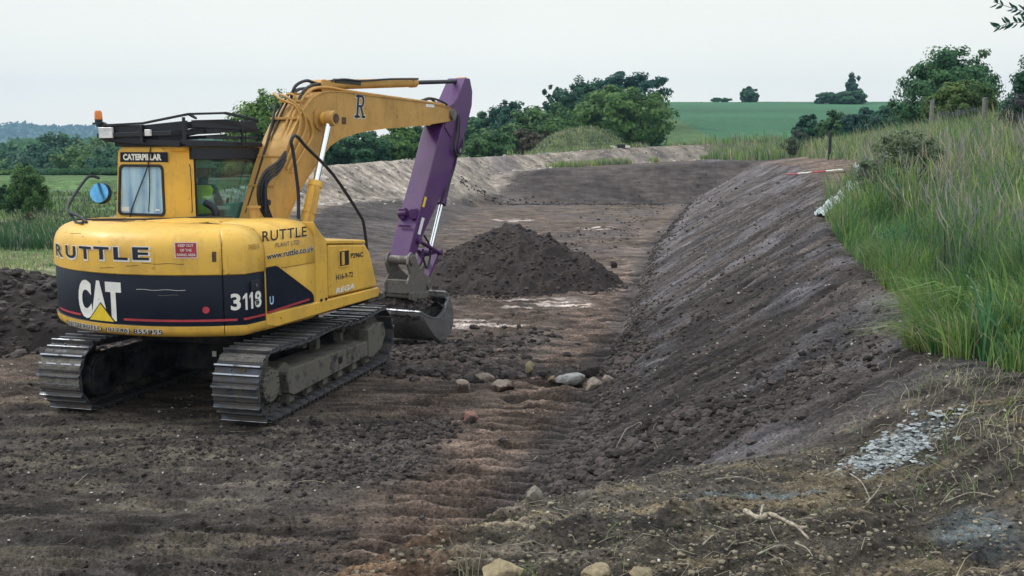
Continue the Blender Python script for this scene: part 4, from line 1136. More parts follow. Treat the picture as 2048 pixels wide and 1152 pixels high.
# hoses on the right flank of the boom
for k in range(4):
    o_ = .045 * k
    hose('flank_hose', [(.30 + .03 * k, -.27, 1.92), (.16 + o_, -.27, 2.12), (.14 + o_, -.28, 2.32), (.28 + o_ * .7, -.28, 2.50 - o_ * .6), (.52, -.27, 2.60 - o_ * .9), (.70, -.25, 2.72 - o_ * .7)], .0165)
for k, (a, c) in enumerate((((.74, 2.60), (1.02, 3.00)), ((.80, 2.56), (1.14, 2.98)), ((.88, 2.52), (1.28, 2.90)))):
    hose('flank_pipe', [(a[0] - .04, -.225, a[1] - .05), (a[0], -.225, a[1]), ((a[0] + c[0]) / 2, -.225, (a[1] + c[1]) / 2), (c[0], -.225, c[1]), (c[0] + .03 - .02 * k, -.22, c[1] + .15), (c[0] - .02 - .02 * k, -.18, c[1] + .27), (c[0] - .1, -.05, 3.34 + .03 * k), (c[0] - .05, .1, 3.42)], .014, 'boomyel')
hose('grey_cable', [(.40, .12, 2.0), (.62, .10, 2.45), (.86, .10, 2.92), (1.02, .14, 3.18), (1.10, .16, 3.32)], .016)
hose('loop_hose', [(1.24, .05, 3.36), (1.30, .02, 3.52), (1.50, .0, 3.60), (1.70, .0, 3.58), (1.9, .0, 3.56)], .02)
hose('loop_hose', [(1.18, -.1, 3.33), (1.30, -.1, 3.46), (1.52, -.06, 3.54), (1.8, -.04, 3.58)], .018)
for xx, zz in ((1.16, 3.33), (1.34, 3.43), (1.02, 3.12), (.74, 2.66), (.56, 2.32), (2.45, 3.50), (3.2, 3.48), (4.6, 3.46), (4.85, 3.45)):
    b = MB(); b.box((xx, 0, zz), (.05, .36 if xx < 1.1 else .30, .03)); up(b, 'pipe_clamp', [M['boomyel']], boom, bevel=.004)
b = MB(); b.cyl((.30, -.30, 2.14), (.30, -.205, 2.14), .035, 12); b.bar((.22, -.30, 2.02), (.24, -.30, 2.40), .02, .035); up(b, 'hose_bracket', [M['black']], boom)
b = MB(); b.hose([(4.55, .05, 3.47), (4.75, .02, 3.53), (4.95, 0, 3.46)], .018, 8); b.hose([(4.3, -.08, 3.48), (4.6, -.06, 3.53), (5.0, -.05, 3.50), (5.25, -.12, 3.38), (5.30, -.19, 3.2)], .018, 8); up(b, 'nose_hose', [M['rubber']], boom, smooth=True)

# --- cylinders
def cyl(name, a, b_, t, r, rr, mat, yy, band=True):
    a, b_ = Vector(a), Vector(b_); m = a.lerp(b_, t); q = MB()
    q.cyl(a, m, r, 22); q.cyl(a.lerp(b_, t - .035), m, r * 1.12, 22)
    if band: q.cyl(a.lerp(b_, t * .62), a.lerp(b_, t * .62 + .02), r * 1.1, 22)
    o = up(q, name, [M[mat]], smooth=True)
    q = MB(); q.cyl(m, b_, rr, 18); up(q, 'cylinder_rod', [M['chrome'] if band or mat == 'purple' else M['black']], o, smooth=True)
    u_ = Vector((0, 1, 0)); q = MB()
    for p_ in (a, b_): q.cyl(p_ - u_ * r * 1.15, p_ + u_ * r * 1.15, r * 1.05, 20)
    up(q, 'cylinder_eye', [M[mat]], o, smooth=True)
    return o
for s_ in (-1, 1):
    c1 = cyl('boom_cylinder', (.74, s_ * .34, 1.35), (1.50, s_ * .34, 3.13), .565, .078, .042, 'yellow', 0)
    b = MB(); b.hose([(.80, s_ * .34 - .10, 1.7), (.98, s_ * .34 - .09, 2.1), (1.06, s_ * .34 - .09, 2.30), (1.10, s_ * .34 - .06, 2.30)], .014, 8); up(b, 'cylinder_pipe', [M['boomyel']], c1, smooth=True)
sc_ = cyl('stick_cylinder', (1.80, 0, 3.565), (5.80, 0, 3.86), .61, .065, .032, 'boomyel', 0, False)
b = MB(); b.box((2.35, -.05, 3.635), (.6, .05, .05)); b.hose([(1.8, -.07, 3.6), (2.2, -.08, 3.66), (2.66, -.08, 3.67), (3.4, -.08, 3.74), (4.2, -.085, 3.795)], .014, 8); up(b, 'cylinder_pipe', [M['rubber']], sc_)
b = MB(); b.prism([(1.72, 3.46), (1.72, 3.62), (1.90, 3.62), (2.0, 3.47)], -.10, -.075); b.prism([(1.72, 3.46), (1.72, 3.62), (1.90, 3.62), (2.0, 3.47)], .075, .10); up(b, 'cylinder_lug', [M['boomyel']], boom)

# --- stick (dipper arm)
SO = [(5.62, 3.90), (5.78, 3.90), (5.87, 3.70), (5.85, 3.48), (5.66, 3.12), (5.36, 2.66), (4.93, 2.20), (4.50, 1.80), (4.16, 1.47), (3.84, 1.10), (3.70, 1.06), (3.66, 1.12),
      (3.86, 1.49), (4.08, 1.87), (4.40, 2.40), (4.74, 3.02), (4.92, 3.24), (5.12, 3.46), (5.30, 3.55)]
b = MB(); b.prism(SO, -.165, .165); stick = up(b, 'stick', [M['purple']], bevel=.014)
b = MB()
for yy in (-.18, .155):
    b.prism([(4.86, 3.10), (4.98, 3.42), (5.22, 3.50), (5.42, 3.38), (5.35, 3.08), (5.06, 2.94)], yy, yy + .025)
up(b, 'pivot_plate', [M['purple']], stick, bevel=.006)
b = MB(); b.cyl((5.06, -.215, 3.30), (5.06, .215, 3.30), .07, 20); up(b, 'stick_pin', [M['coupler']], stick, smooth=True)
b = MB(); b.prism([(4.13, 1.90), (4.22, 2.05), (4.28, 2.03), (4.19, 1.885)], -.1685, -.166); up(b, 'warning_label', [M['decal_yellow']], stick)
b = MB(); b.prism([(3.98, 1.50), (4.12, 1.74), (4.20, 1.72), (4.06, 1.48)], -.1685, -.166); up(b, 'white_label', [M['white']], stick)
b = MB(); b.box((4.00, .09, 1.80), (.12, .10, .16)); b.box((4.00, -.10, 1.80), (.12, .09, .16)); b.cyl((3.96, .15, 1.79), (3.98, .02, 1.81), .05, 12); up(b, 'stick_lug', [M['purple']], stick, bevel=.012)
b = MB(); b.box((3.89, 0, 1.62), (.02, .2, .03)); up(b, 'stick_weld', [M['purple']], stick)
hose('stick_hose', [(5.30, -.19, 3.30), (5.22, -.21, 3.05), (5.10, -.21, 2.80), (5.20, -.21, 2.66), (5.42, -.20, 2.72), (5.58, -.14, 2.95)], .018, parent=stick)
hose('stick_hose', [(5.34, -.19, 3.28), (5.28, -.22, 3.0), (5.19, -.22, 2.78), (5.26, -.22, 2.70), (5.40, -.21, 2.76), (5.56, -.14, 3.0)], .014, parent=stick)
hose('stick_hose', [(5.30, -.17, 2.70), (5.16, -.18, 2.45), (4.92, -.16, 2.1), (4.80, -.12, 1.95)], .014, parent=stick)
# bucket cylinder along the front of the stick
bc = cyl('bucket_cylinder', (5.64, 0, 2.98), (4.66, 0, 1.16), .60, .068, .036, 'purple', 0, False)
# linkage
b = MB()
for yy in (-.20, .16):
    b.bar((3.98, yy + .02, 1.40), (4.68, yy + .02, 1.14), .035, .09, up=(0, 1, 0))
up(b, 'bucket_lever', [M['purple']], bevel=.01)
b = MB()
for yy in (-.12, .12): b.bar((4.66, yy, 1.16), (4.22, yy, .72), .05, .11, up=(0, 1, 0))
b.cyl((4.66, -.21, 1.16), (4.66, .21, 1.16), .05, 16); b.cyl((3.98, -.22, 1.40), (3.98, .22, 1.40), .05, 16); up(b, 'bucket_link', [M['purple']], bevel=.008)
hose('link_hose', [(4.30, -.10, 1.45), (4.42, -.12, 1.30), (4.44, -.12, 1.1), (4.30, -.14, .95), (4.2, -.14, 1.1), (4.22, -.12, 1.25)], .016, parent=stick)
# quick coupler
b = MB()
for yy in (-.20, .165):
    b.prism([(3.66, 1.20), (3.74, 1.25), (3.84, 1.20), (4.02, .96), (4.34, .78), (4.36, .62), (4.20, .54), (3.72, .56), (3.60, .66), (3.60, .80), (3.70, .92), (3.62, 1.08)], yy, yy + .035)
b.box((3.95, 0, .66), (.62, .34, .12)); b.cyl((3.735, -.23, 1.13), (3.735, .23, 1.13), .075, 20); b.cyl((4.24, -.23, .70), (4.24, .23, .70), .065, 20); b.box((3.66, 0, .74), (.10, .36, .20))
coup = up(b, 'quick_coupler', [M['coupler']], bevel=.008)
b = MB(); b.cyl((3.68, -.25, .60), (3.68, .25, .60), .04, 16); b.cyl((4.18, -.25, .54), (4.18, .25, .54), .04, 16); up(b, 'coupler_pin', [M['coupler']], coup, smooth=True)
# bucket: shell swept across, closed side plates
outer = [(4.20, .62), (4.34, .52), (4.42, .40), (4.47, .22), (4.44, .06), (4.36, -.05), (4.22, -.11), (4.02, -.11), (3.84, -.0), (3.66, .16), (3.42, .42)]
rim = [(3.42, .42), (3.60, .34), (3.80, .275), (3.98, .255), (4.12, .31), (4.22, .40), (4.30, .52)]
W2 = .50
b = MB(); n = len(outer)
vs = [(x, s_ * W2, z) for s_ in (-1, 1) for x, z in outer]; fs = [(i, i + 1, n + i + 1, n + i) for i in range(n - 1)]; b.add(vs, fs)
bucket = up(b, 'bucket', [M['bucket']], smooth=True); md = bucket.modifiers.new('s', 'SOLIDIFY'); md.thickness = .03; md.offset = 0
poly = [(4.34, .52), (4.42, .40), (4.47, .22), (4.44, .06), (4.36, -.05), (4.22, -.11), (4.02, -.11), (3.84, -.0), (3.66, .16), (3.42, .42), (3.60, .34), (3.80, .275), (3.98, .255), (4.12, .31), (4.22, .40), (4.28, .52)]
for s_ in (-1, 1):
    b = MB(); b.prism(poly, s_ * W2 - .012, s_ * W2 + .012); up(b, 'side_plate', [M['bucket']], bucket)
    b = MB()
    for a, c in zip(rim[:-1], rim[1:]): b.bar((a[0], s_ * W2, a[1]), (c[0], s_ * W2, c[1]), .045, .018)
    up(b, 'side_rim', [M['edge']], bucket)
b = MB(); b.cyl((4.26, -W2, .55), (4.26, W2, .55), .055, 18); up(b, 'back_tube', [M['bucket']], bucket, smooth=True)
b = MB()
for yy in (-.22, .22): b.prism([(3.62, .56), (3.62, .66), (3.76, .66), (4.1, .60), (4.28, .66), (4.34, .50), (4.2, .42), (3.95, .44)], yy - .018, yy + .018)
up(b, 'bucket_ear', [M['coupler']], bucket, bevel=.006)
b = MB(); b.bar((3.40, 0, .43), (3.52, 0, .32), .02, 2 * W2 + .02, up=(0, 1, 0)); up(b, 'cutting_edge', [M['edge']], bucket)
gx, gy = np.meshgrid(np.linspace(0, 1, 40), np.linspace(-1, 1, 50), indexing='ij')
Vx = 3.44 + gx * .86; Vy = gy * (W2 - .02); Vz = .30 + .24 * np.sin(PI * np.clip(gx * 1.05, 0, 1)) * (1 - .5 * np.abs(gy) ** 2.2) + .26 * gx * (gy > -9) * .35 + .09 * fbm(gx * 5 + 3, gy * 5, 7, 4) + .12 * (gy + .3) * (gy > -.3) * (1 - gx)
Vs = np.stack([Vx, Vy, Vz], -1).reshape(-1, 3); i = np.arange(39)[:, None] * 50 + np.arange(49)[None]
ld = mesh_np('bucket_soil', Vs, np.stack([i, i + 50, i + 51, i + 1], -1).reshape(-1, 4), M['clod_dark'], smooth=True)
ld.parent = EX; ld.rotation_euler = (0, 0, UP); ld['label'] = 'loose dark soil heaped in the bucket'
k = rng.integers(0, len(Vs), 420); lq = lumps('soil_lumps', Vs[k], .015 + .05 * rng.random(420) ** 2, M['clod'], True, parent=ld); lq['kind'] = 'stuff'

# --- lettering
def text_mesh(txt, size, bold=0.0, sx=1.0, shear=0.0, space=1.0):
    cu = bpy.data.curves.new('t', 'FONT'); cu.body = txt; cu.size = size; cu.offset = bold; cu.shear = shear; cu.space_character = space
    cu.align_x = 'CENTER'; cu.align_y = 'CENTER'; cu.resolution_u = 4
    o = bpy.data.objects.new('t', cu); COL.objects.link(o)
    dg = bpy.context.evaluated_depsgraph_get(); me = o.evaluated_get(dg).to_mesh()
    V = np.array([v.co[:] for v in me.vertices]); F = [tuple(p.vertices) for p in me.polygons]
    o.evaluated_get(dg).to_mesh_clear(); bpy.data.objects.remove(o)
    V[:, 0] *= sx
    return V, F
def fit(V, w, h):
    x0, x1 = V[:, 0].min(), V[:, 0].max(); y0, y1 = V[:, 1].min(), V[:, 1].max()
    V = V.copy(); V[:, 0] = (V[:, 0] - (x0 + x1) / 2) * w / (x1 - x0); V[:, 1] = (V[:, 1] - (y0 + y1) / 2) * h / (y1 - y0); return V
def on_tail(V, F, name, mat, qc, zc, off=.004, parent=None, inset=0):
    """wrap flat letters on the round tail; qc: angle in degrees from straight back, + to the left"""
    b = MB(); vs = []
    for u, v, _ in V:
        q = math.radians(qc) - u / RT; r = RT + off - inset; vs.append((-r * math.cos(q), r * math.sin(q), zc + v))
    b.v = vs; b.f = F; b.m = [0] * len(F); return up(b, name, [mat], parent or cw)
def on_side(V, F, name, mat, xc, zc, y, parent, tilt=0):
    b = MB(); ct, st = math.cos(tilt), math.sin(tilt)
    b.v = [(xc + u * ct - v * st, y, zc + u * st + v * ct) for u, v, _ in V]; b.f = F; b.m = [0] * len(F); return up(b, name, [mat], parent)
def quad(w, h): return np.array([(-w / 2, -h / 2, 0), (w / 2, -h / 2, 0), (w / 2, h / 2, 0), (-w / 2, h / 2, 0)]), [(0, 1, 2, 3)]
def strip(w, h, n=24):
    V = [(-w / 2 + w * i / n, s_ * h / 2, 0) for i in range(n + 1) for s_ in (-1, 1)]; return np.array(V), [(2 * i, 2 * i + 2, 2 * i + 3, 2 * i + 1) for i in range(n)]
WH, DK = M['white'], M['decal_dark']
# RUTTLE on the tail: six wide block letters with a pale outline (letters given as bars)
GL = {
 'R': [((0, 0), (0, 1)), ((0, .93), (.75, .93)), ((.8, .9), (.8, .55)), ((0, .5), (.75, .5)), ((.45, .48), (.85, 0))],
 'U': [((0, 1), (0, .15)), ((.05, .07), (.85, .07)), ((.9, .15), (.9, 1))],
 'T': [((0, .93), (1, .93)), ((.5, .9), (.5, 0))],
 'L': [((0, 1), (0, 0)), ((0, .07), (.8, .07))],
 'E': [((0, 0), (0, 1)), ((0, .93), (.85, .93)), ((0, .5), (.75, .5)), ((0, .07), (.85, .07))]}
def clean_w(txt, w, h, bold, name, qc, zc, parent=None):
    V, F = text_mesh(txt, .2, bold, space=1.12); V = fit(V, w, h); return V, F
for bold, mat, off, gw, h, dq, dz in ((.012, WH, .0035, .028, .152, -.2, -.004), (.006, DK, .006, 0, .124, 0, 0)):
    for ch, qd, w0, zz in zip('RUTTLE', (27.6, 17.7, 9.2, 1.9, -5.5, -12.4), (.25, .22, .195, .205, .165, .175), (1.718, 1.725, 1.733, 1.74, 1.745, 1.75)):
        V, F = text_mesh(ch, .2, bold); V = fit(V, w0 + gw, h); on_tail(V, F, 'lettering', mat, qd + dq, zz + dz, off)
# maker's letters with the triangle
for ch, qd, w0, dz in (('C', 11.2, .225, .0), ('A', 4.4, .25, .005), ('T', -1.7, .20, .0)):
    V, F = text_mesh(ch, .3, .018); V = fit(V, w0, .385); on_tail(V, F, 'lettering', WH, qd, 1.268 + dz, .003, inset=.008)
tri = np.array([(-.17, -.09, 0), (0, .08, 0), (.17, -.09, 0), (0, -.09, 0)]); tf = [(0, 3, 1), (3, 2, 1)]
V = tri * [1.15, 1.13, 1]; V[:, 1] += .004; on_tail(V, tf, 'triangle_border', DK, 3.6, 1.160, .0055, inset=.008)
on_tail(tri, tf, 'logo_triangle', M['decal_yellow'], 3.6, 1.158, .0075, inset=.008)
V, F = strip(1.14, .022, 40); on_tail(V, F, 'red_pinstripe', M['red'], -22.8, 1.10, .003, inset=.009)
V, F = strip(.62, .022, 16); on_tail(V, F, 'red_pinstripe', M['red'], 23.5, 1.10, .003, inset=.009)
V, F = strip(.215, .155, 8); sg = on_tail(V, F, 'sign_border', WH, -26.3, 1.787, .003)
V, F = strip(.20, .14, 8); on_tail(V, F, 'warning_sign', M['red'], -26.3, 1.787, .0045)
for t, dz in (('KEEP OUT', .045), ('OF THE', 0), ('SWING AREA', -.045)):
    V, F = text_mesh(t, .04, .0006); V = fit(V, .018 * len(t), .026); on_tail(V, F, 'lettering', WH, -26.3, 1.787 + dz, .006)
th_ = [2 * PI * k / 20 for k in range(20)]; V = np.array([(.034 * math.cos(a), .034 * math.sin(a), 0) for a in th_]); on_tail(V, [tuple(range(20))], 'red_reflector', M['red'], -31.3, 1.204, .004, inset=.008)
for t, c0, w0 in (('CHESTERFIELD', -.13, .66), ('(01246)', .405, .30), ('855955', .745, .31)):
    for bold, mat, off, dd in ((.004, WH, .003, .005), (.0012, DK, .0045, 0)):
        V, F = text_mesh(t, .06, bold); V = fit(V, w0, .046 + dd); V[:, 0] += c0; on_tail(V, F, 'lettering', mat, 9.5, .988, off)
for u0, z_, w_, mt in ((.0, 1.60, .18, M['rust']), (.30, 1.63, .14, M['rust']), (.62, 1.655, .42, M['rust']), (.58, 1.40, .50, M['white']), (.66, 1.35, .2, M['coupler']), (-.45, 1.915, .2, M['rust'])):
    V, F = strip(w_, .005 if mt is not WH else .0035, 12); V[:, 1] += .004 * np.sin(V[:, 0] * 25); on_tail(V, F, 'scratch', mt, 0 - math.degrees(u0 / RT) + 0, z_, .002, inset=0 if z_ > 1.54 else .008)
V, F = strip(.04, .10, 3); V[:, 0] += .012 * np.sin(V[:, 1] * 60); on_tail(V, F, 'rust_patch', M['rust'], -34.3, 1.72, .002)
# side lettering
YS = -HW - .003
V, F = text_mesh('RUTTLE', .12, .0012, space=1.1); on_side(fit(V, .74, .105), F, 'lettering', DK, -.70, 1.885, YS + .012, ed)
for o in ed.children:
    if o.name.startswith('lettering'): o.location.y = -.0
V, F = text_mesh('PLANT LTD', .06, .0005, space=1.1); on_side(fit(V, .40, .045), F, 'lettering', M['coupler'], -.68, 1.785, YS, ed)
for bold, mat, y_, dd in ((.003, WH, YS, .004), (.0012, DK, YS - .0015, 0)):
    V, F = text_mesh('www.ruttle.co.uk', .07, bold); on_side(fit(V, .80, .062 + dd), F, 'lettering', mat, -.63, 1.69, y_, ed, .02)
def on_corner(V, F, name, mat, s0, zc, off):
    b = MB(); vs = []
    for u, v, _ in V:
        s = s0 - u                      # metres rearward from the front seam of the rear door
        if s < .305: vs.append((-1.055 - s, -HW - off, zc + v))
        else: q_ = qa - (s - .305) / RT; vs.append((-(RT + off) * math.cos(q_), -(RT + off) * math.sin(q_), zc + v))
    b.v = vs; b.f = F; b.m = [0] * len(F); return up(b, name, [mat], rear_door)
for ch, s0, w0 in (('3', .405, .095), ('1', .31, .055), ('1', .225, .055), ('8', .12, .10)):
    V, F = text_mesh(ch, .16, .005)
    if ch == '1': V, F = np.array([(-.1, -1, 0), (.6, -1, 0), (.6, 1, 0), (.05, 1, 0), (-.6, .55, 0), (-.6, .25, 0), (-.1, .5, 0)]), [(0, 1, 2, 3, 6), (3, 4, 5, 6)]
    on_corner(fit(V, w0, .165), F, 'lettering', WH, s0, 1.275, -.004 if s0 < .4 else -.003)
V, F = text_mesh('B', .09, .002); on_corner(fit(V, .05, .06), F, 'lettering', DK, .135, 1.25, -.0025)
V, F = strip(.33, .022, 12); on_corner(V, F, 'red_pinstripe', M['red'], .17, 1.105, -.005)
V, F = text_mesh('U', .1, .003); on_side(fit(V, .062, .085), F, 'lettering', plain('pale_blue_vinyl', (.45, .62, .8), .5), -.975, 1.235, YS - .003, ed)
V, F = text_mesh('7855', .06, .0006); on_side(fit(V, .17, .05), F, 'lettering', M['faded'], -1.22, 1.80, YS + .012 - .012, rear_door)
V, F = text_mesh('P296C', .07, .002); on_side(fit(V, .26, .058), F, 'lettering', DK, .61, 1.545, YS, tb_, -.03)
V, F = text_mesh('H16-9-72', .07, .0012); on_side(fit(V, .34, .062), F, 'lettering', DK, .35, 1.335, YS, tb_)
for bold, mat, y_, dd in ((.0035, WH, YS, .004),):
    V, F = text_mesh('REGA', .09, bold, shear=.25, space=1.05); on_side(fit(V, .38, .062), F, 'lettering', mat, .35, 1.19, y_, tb_, .04)
b = MB(); b.add([(CX0 - .002, 1.13, 2.605), (CX0 - .002, .43, 2.605), (CX0 - .002, .43, 2.715), (CX0 - .002, 1.12, 2.715)], [(0, 1, 2, 3)]); pl = up(b, 'name_panel', [M['blue']], cab)
V, F = text_mesh('CATERPILLAR', .1, .005); V = fit(V, .56, .072)
b = MB(); b.v = [(CX0 - .0045, .80 - u, 2.66 + v) for u, v, _ in V]; b.f = F; b.m = [0] * len(F); up(b, 'lettering', [WH], cab)
# slab R on the boom
def slabR(grow, mat, y):
    b = MB(); s = .30
    def Q(pts): b.add([(2.27 + (u * .92 + v * .16) * s, y, 3.165 + v * s) for u, v in pts], [tuple(range(len(pts)))])
    g = grow
    def R_(u0, u1, v0, v1): Q([(u0 - g, v0 - g), (u1 + g, v0 - g), (u1 + g, v1 + g), (u0 - g, v1 + g)])
    R_(.16, .34, 0, 1); R_(.0, .48, 0, .11); R_(.02, .62, .89, 1.0); R_(.3, .62, .46, .57)
    n = 8; P = [(.58 + (.22 + g) * math.sin(PI * k / n), .73 - (.27 + g) * math.cos(PI * k / n)) for k in range(n + 1)]
    I = [(.56 + (.06 - g) * math.sin(PI * k / n), .73 - (.15 - g) * math.cos(PI * k / n)) for k in range(n + 1)]
    for k in range(n): Q([I[k], P[k], P[k + 1], I[k + 1]])
    Q([(.44 - g, .48), (.62 + g, .48), (.88 + g, .02 - g), (.70 - g, .02 - g)]); R_(.66, .96, 0, .11)
    return up(b, 'letter_r', [mat], boom)
slabR(.035, WH, -.1985); slabR(0, DK, -.201)

# ------------------------------------------------------------------ driver
def skin_body(name, joints, edges, mat, root=0, sub=2, parent=None):
    me = bpy.data.meshes.new(name); me.from_pydata([j[0] for j in joints], edges, []); me.update()
    o = bpy.data.objects.new(name, me); COL.objects.link(o); 
    if parent: o.parent = parent
    sk = o.modifiers.new('skin', 'SKIN'); sk.use_smooth_shade = True
    for v, j in zip(me.skin_vertices[0].data if me.skin_vertices else [], joints): v.radius = (j[1], j[1] if len(j) < 3 else j[2])
    if not me.skin_vertices: pass
    ss_ = o.modifiers.new('sub', 'SUBSURF'); ss_.levels = sub; ss_.render_levels = sub
    me.materials.append(mat); return o
def make_person():
    root = empty('person', (0, 0, 0)); Mx = Matrix.Translation((-3.189, 11.379, 0)) @ Matrix.Rotation(PI / 2 - BY, 4, 'Z')
    root.matrix_world = Mx @ Matrix.Translation((.20, .60, 0))
    tag(root, 'driver in a hi-vis vest and pale helmet sitting in the excavator cab', 'person')
    J = [((-.02, 0, 1.98), .13), ((-.02, 0, 2.12), .14), ((0, 0, 2.26), .145), ((.02, 0, 2.34), .065), ((.04, 0, 2.40), .06), ((.05, 0, 2.47), .088), ((.05, 0, 2.53), .085),
         ((.0, -.17, 2.29), .062), ((.08, -.22, 2.08), .046), ((.30, -.24, 2.06), .036), ((.37, -.24, 2.08), .034),
         ((.0, .17, 2.29), .062), ((.08, .22, 2.08), .046), ((.30, .24, 2.06), .036), ((.37, .24, 2.08), .034),
         ((.16, -.10, 1.97), .085), ((.42, -.12, 1.98), .065), ((.48, -.12, 1.72), .05), ((.60, -.12, 1.66), .04),
         ((.16, .10, 1.97), .085), ((.42, .12, 1.98), .065), ((.48, .12, 1.72), .05), ((.60, .12, 1.66), .04)]
    E_ = [(0, 1), (1, 2), (2, 3), (3, 4), (4, 5), (5, 6), (2, 7), (7, 8), (8, 9), (9, 10), (2, 11), (11, 12), (12, 13), (13, 14), (0, 15), (15, 16), (16, 17), (17, 18), (0, 19), (19, 20), (20, 21), (21, 22)]
    import bmesh
    me = bpy.data.meshes.new('body'); bm = bmesh.new(); lay = bm.verts.layers.skin.verify()
    vs = []
    for p_, r_ in J:
        v = bm.verts.new(p_); v[lay].radius = (r_, r_); vs.append(v)
    vs[0][lay].use_root = True
    for a, c in E_: bm.edges.new((vs[a], vs[c]))
    bm.to_mesh(me); bm.free()
    o = bpy.data.objects.new('body', me); COL.objects.link(o); o.parent = root; me.materials.append(M['cloth'])
    sk = o.modifiers.new('skin', 'SKIN'); sk.use_smooth_shade = True; s2 = o.modifiers.new('sub', 'SUBSURF'); s2.levels = 2; s2.render_levels = 2
    def ell(nm, c, r, mat, cut=None):
        V, F = ico(4); keep = np.ones(len(F), bool)
        P = V * np.array(r) + np.array(c)
        if cut is not None: keep = (P[F][:, :, 2].mean(1) > cut)
        q = mesh_np(nm, P, F[keep], mat, smooth=True, parent=root); return q
    ell('head', (.055, 0, 2.50), (.098, .082, .125), M['skin'])
    b = MB(); b.prism([(.145, 2.47), (.175, 2.465), (.15, 2.515)], -.015, .015)
    for s_ in (-1, 1): b.box((.052, s_ * .086, 2.49), (.03, .02, .055)); b.box((.143, s_ * .032, 2.52), (.012, .022, .012))
    b.box((.145, 0, 2.43), (.01, .045, .01)); b.build('face', [M['skin']], root, bevel=.004)
    ell('helmet', (.045, 0, 2.535), (.135, .115, .125), M['helmet'], 2.535)
    b = MB(); b.tube([(.045 + .14 * math.cos(a), .12 * math.sin(a), 2.54) for a in [2 * PI * k / 20 for k in range(21)]], .009, 6); b.prism([(.16, 2.535), (.22, 2.53), (.16, 2.55)], -.06, .06); b.build('helmet_brim', [M['helmet']], root)
    # vest: a shell over the torso
    b = MB(); rows = [(1.98, .155, .175), (2.08, .16, .18), (2.2, .165, .19), (2.28, .16, .21), (2.335, .11, .17)]; n = 24
    vv = [(rx * math.cos(2 * PI * k / n) - .0, ry * math.sin(2 * PI * k / n), z) for z, rx, ry in rows for k in range(n)]
    b.add(vv, [(j * n + k, j * n + (k + 1) % n, (j + 1) * n + (k + 1) % n, (j + 1) * n + k) for j in range(4) for k in range(n)])
    vest = b.build('hivis_vest', [M['hivis']], root, smooth=True)
    b = MB(); z = 2.12; b.add([(.166 * math.cos(2 * PI * k / n), .188 * math.sin(2 * PI * k / n), z + dz) for dz in (0, .05) for k in range(n)], [(k, (k + 1) % n, n + (k + 1) % n, n + k) for k in range(n)]); b.build('reflective_band', [M['tape']], vest)
    for s_ in (-1, 1):      # hands on the levers
        b = MB(); c = Vector((.40, s_ * .24, 2.09)); b.tube([c + Vector((-.05, 0, 0)), c + Vector((0, 0, .0)), c + Vector((.03, 0, 0))], [.026, .036, .03], 8)
        for k in range(4): b.hose([c + Vector((.02, (k - 1.5) * .018, .01)), c + Vector((.055, (k - 1.5) * .018, .015)), c + Vector((.07, (k - 1.5) * .018, -.01)), c + Vector((.05, (k - 1.5) * .018, -.03))], .0088, 6, q=3)
        b.hose([c + Vector((-.01, -s_ * .03, .0)), c + Vector((.02, -s_ * .045, .012)), c + Vector((.045, -s_ * .035, .0))], .0095, 6, q=3)
        b.build('hand', [M['skin']], root, smooth=True)
make_person()

# ------------------------------------------------------------------ grass and plants
def blades(name, X, Y, Z, H, Wd, mats, mi=None, lean=.5, seg=3, kind='stuff', windx=-.2, parent=None):
    n = len(X); az = fbm(X * .9, Y * .9, 401, 2) * 9 + rng.normal(0, .9, n); ln = lean * rng.random(n) ** .8 * H * (1 + .9 * fbm(X * 1.6, Y * 1.6, 405, 2))
    dx = np.cos(az) * ln + windx * H * rng.random(n); dy = np.sin(az) * ln
    fa = rng.random(n) * PI; wx = np.cos(fa) * Wd / 2; wy = np.sin(fa) * Wd / 2
    V = np.zeros((n, 2 * seg + 1, 3))
    for k in range(seg):
        t = k / seg; c = t ** 2.0; w = 1 - t * .65
        px = X + dx * c; py = Y + dy * c; pz = Z + H * (t - .25 * t * t * np.clip(ln / H, 0, 1) * 1.6)
        V[:, 2 * k] = np.stack([px - wx * w, py - wy * w, pz], 1); V[:, 2 * k + 1] = np.stack([px + wx * w, py + wy * w, pz], 1)
    V[:, 2 * seg] = np.stack([X + dx, Y + dy, Z + H * (1 - .4 * np.clip(ln / H, 0, 1) * 1.6)], 1)
    F4 = []
    for k in range(seg - 1): F4.append([2 * k, 2 * k + 1, 2 * k + 3, 2 * k + 2])
    q = np.array(F4); t_ = np.array([2 * seg - 2, 2 * seg - 1, 2 * seg, 2 * seg])
    # triangles only for simplicity
    T = []
    for a in F4: T += [[a[0], a[1], a[2]], [a[0], a[2], a[3]]]
    T.append([2 * seg - 2, 2 * seg - 1, 2 * seg]); T = np.array(T)
    off = (np.arange(n) * (2 * seg + 1))[:, None, None]
    F = (T[None] + off).reshape(-1, 3); MIx = None if mi is None else np.repeat(mi, len(T))
    o = mesh_np(name, V.reshape(-1, 3), F, mats, mi=MIx, smooth=True, parent=parent); 
    if kind: o['kind'] = kind
    return o
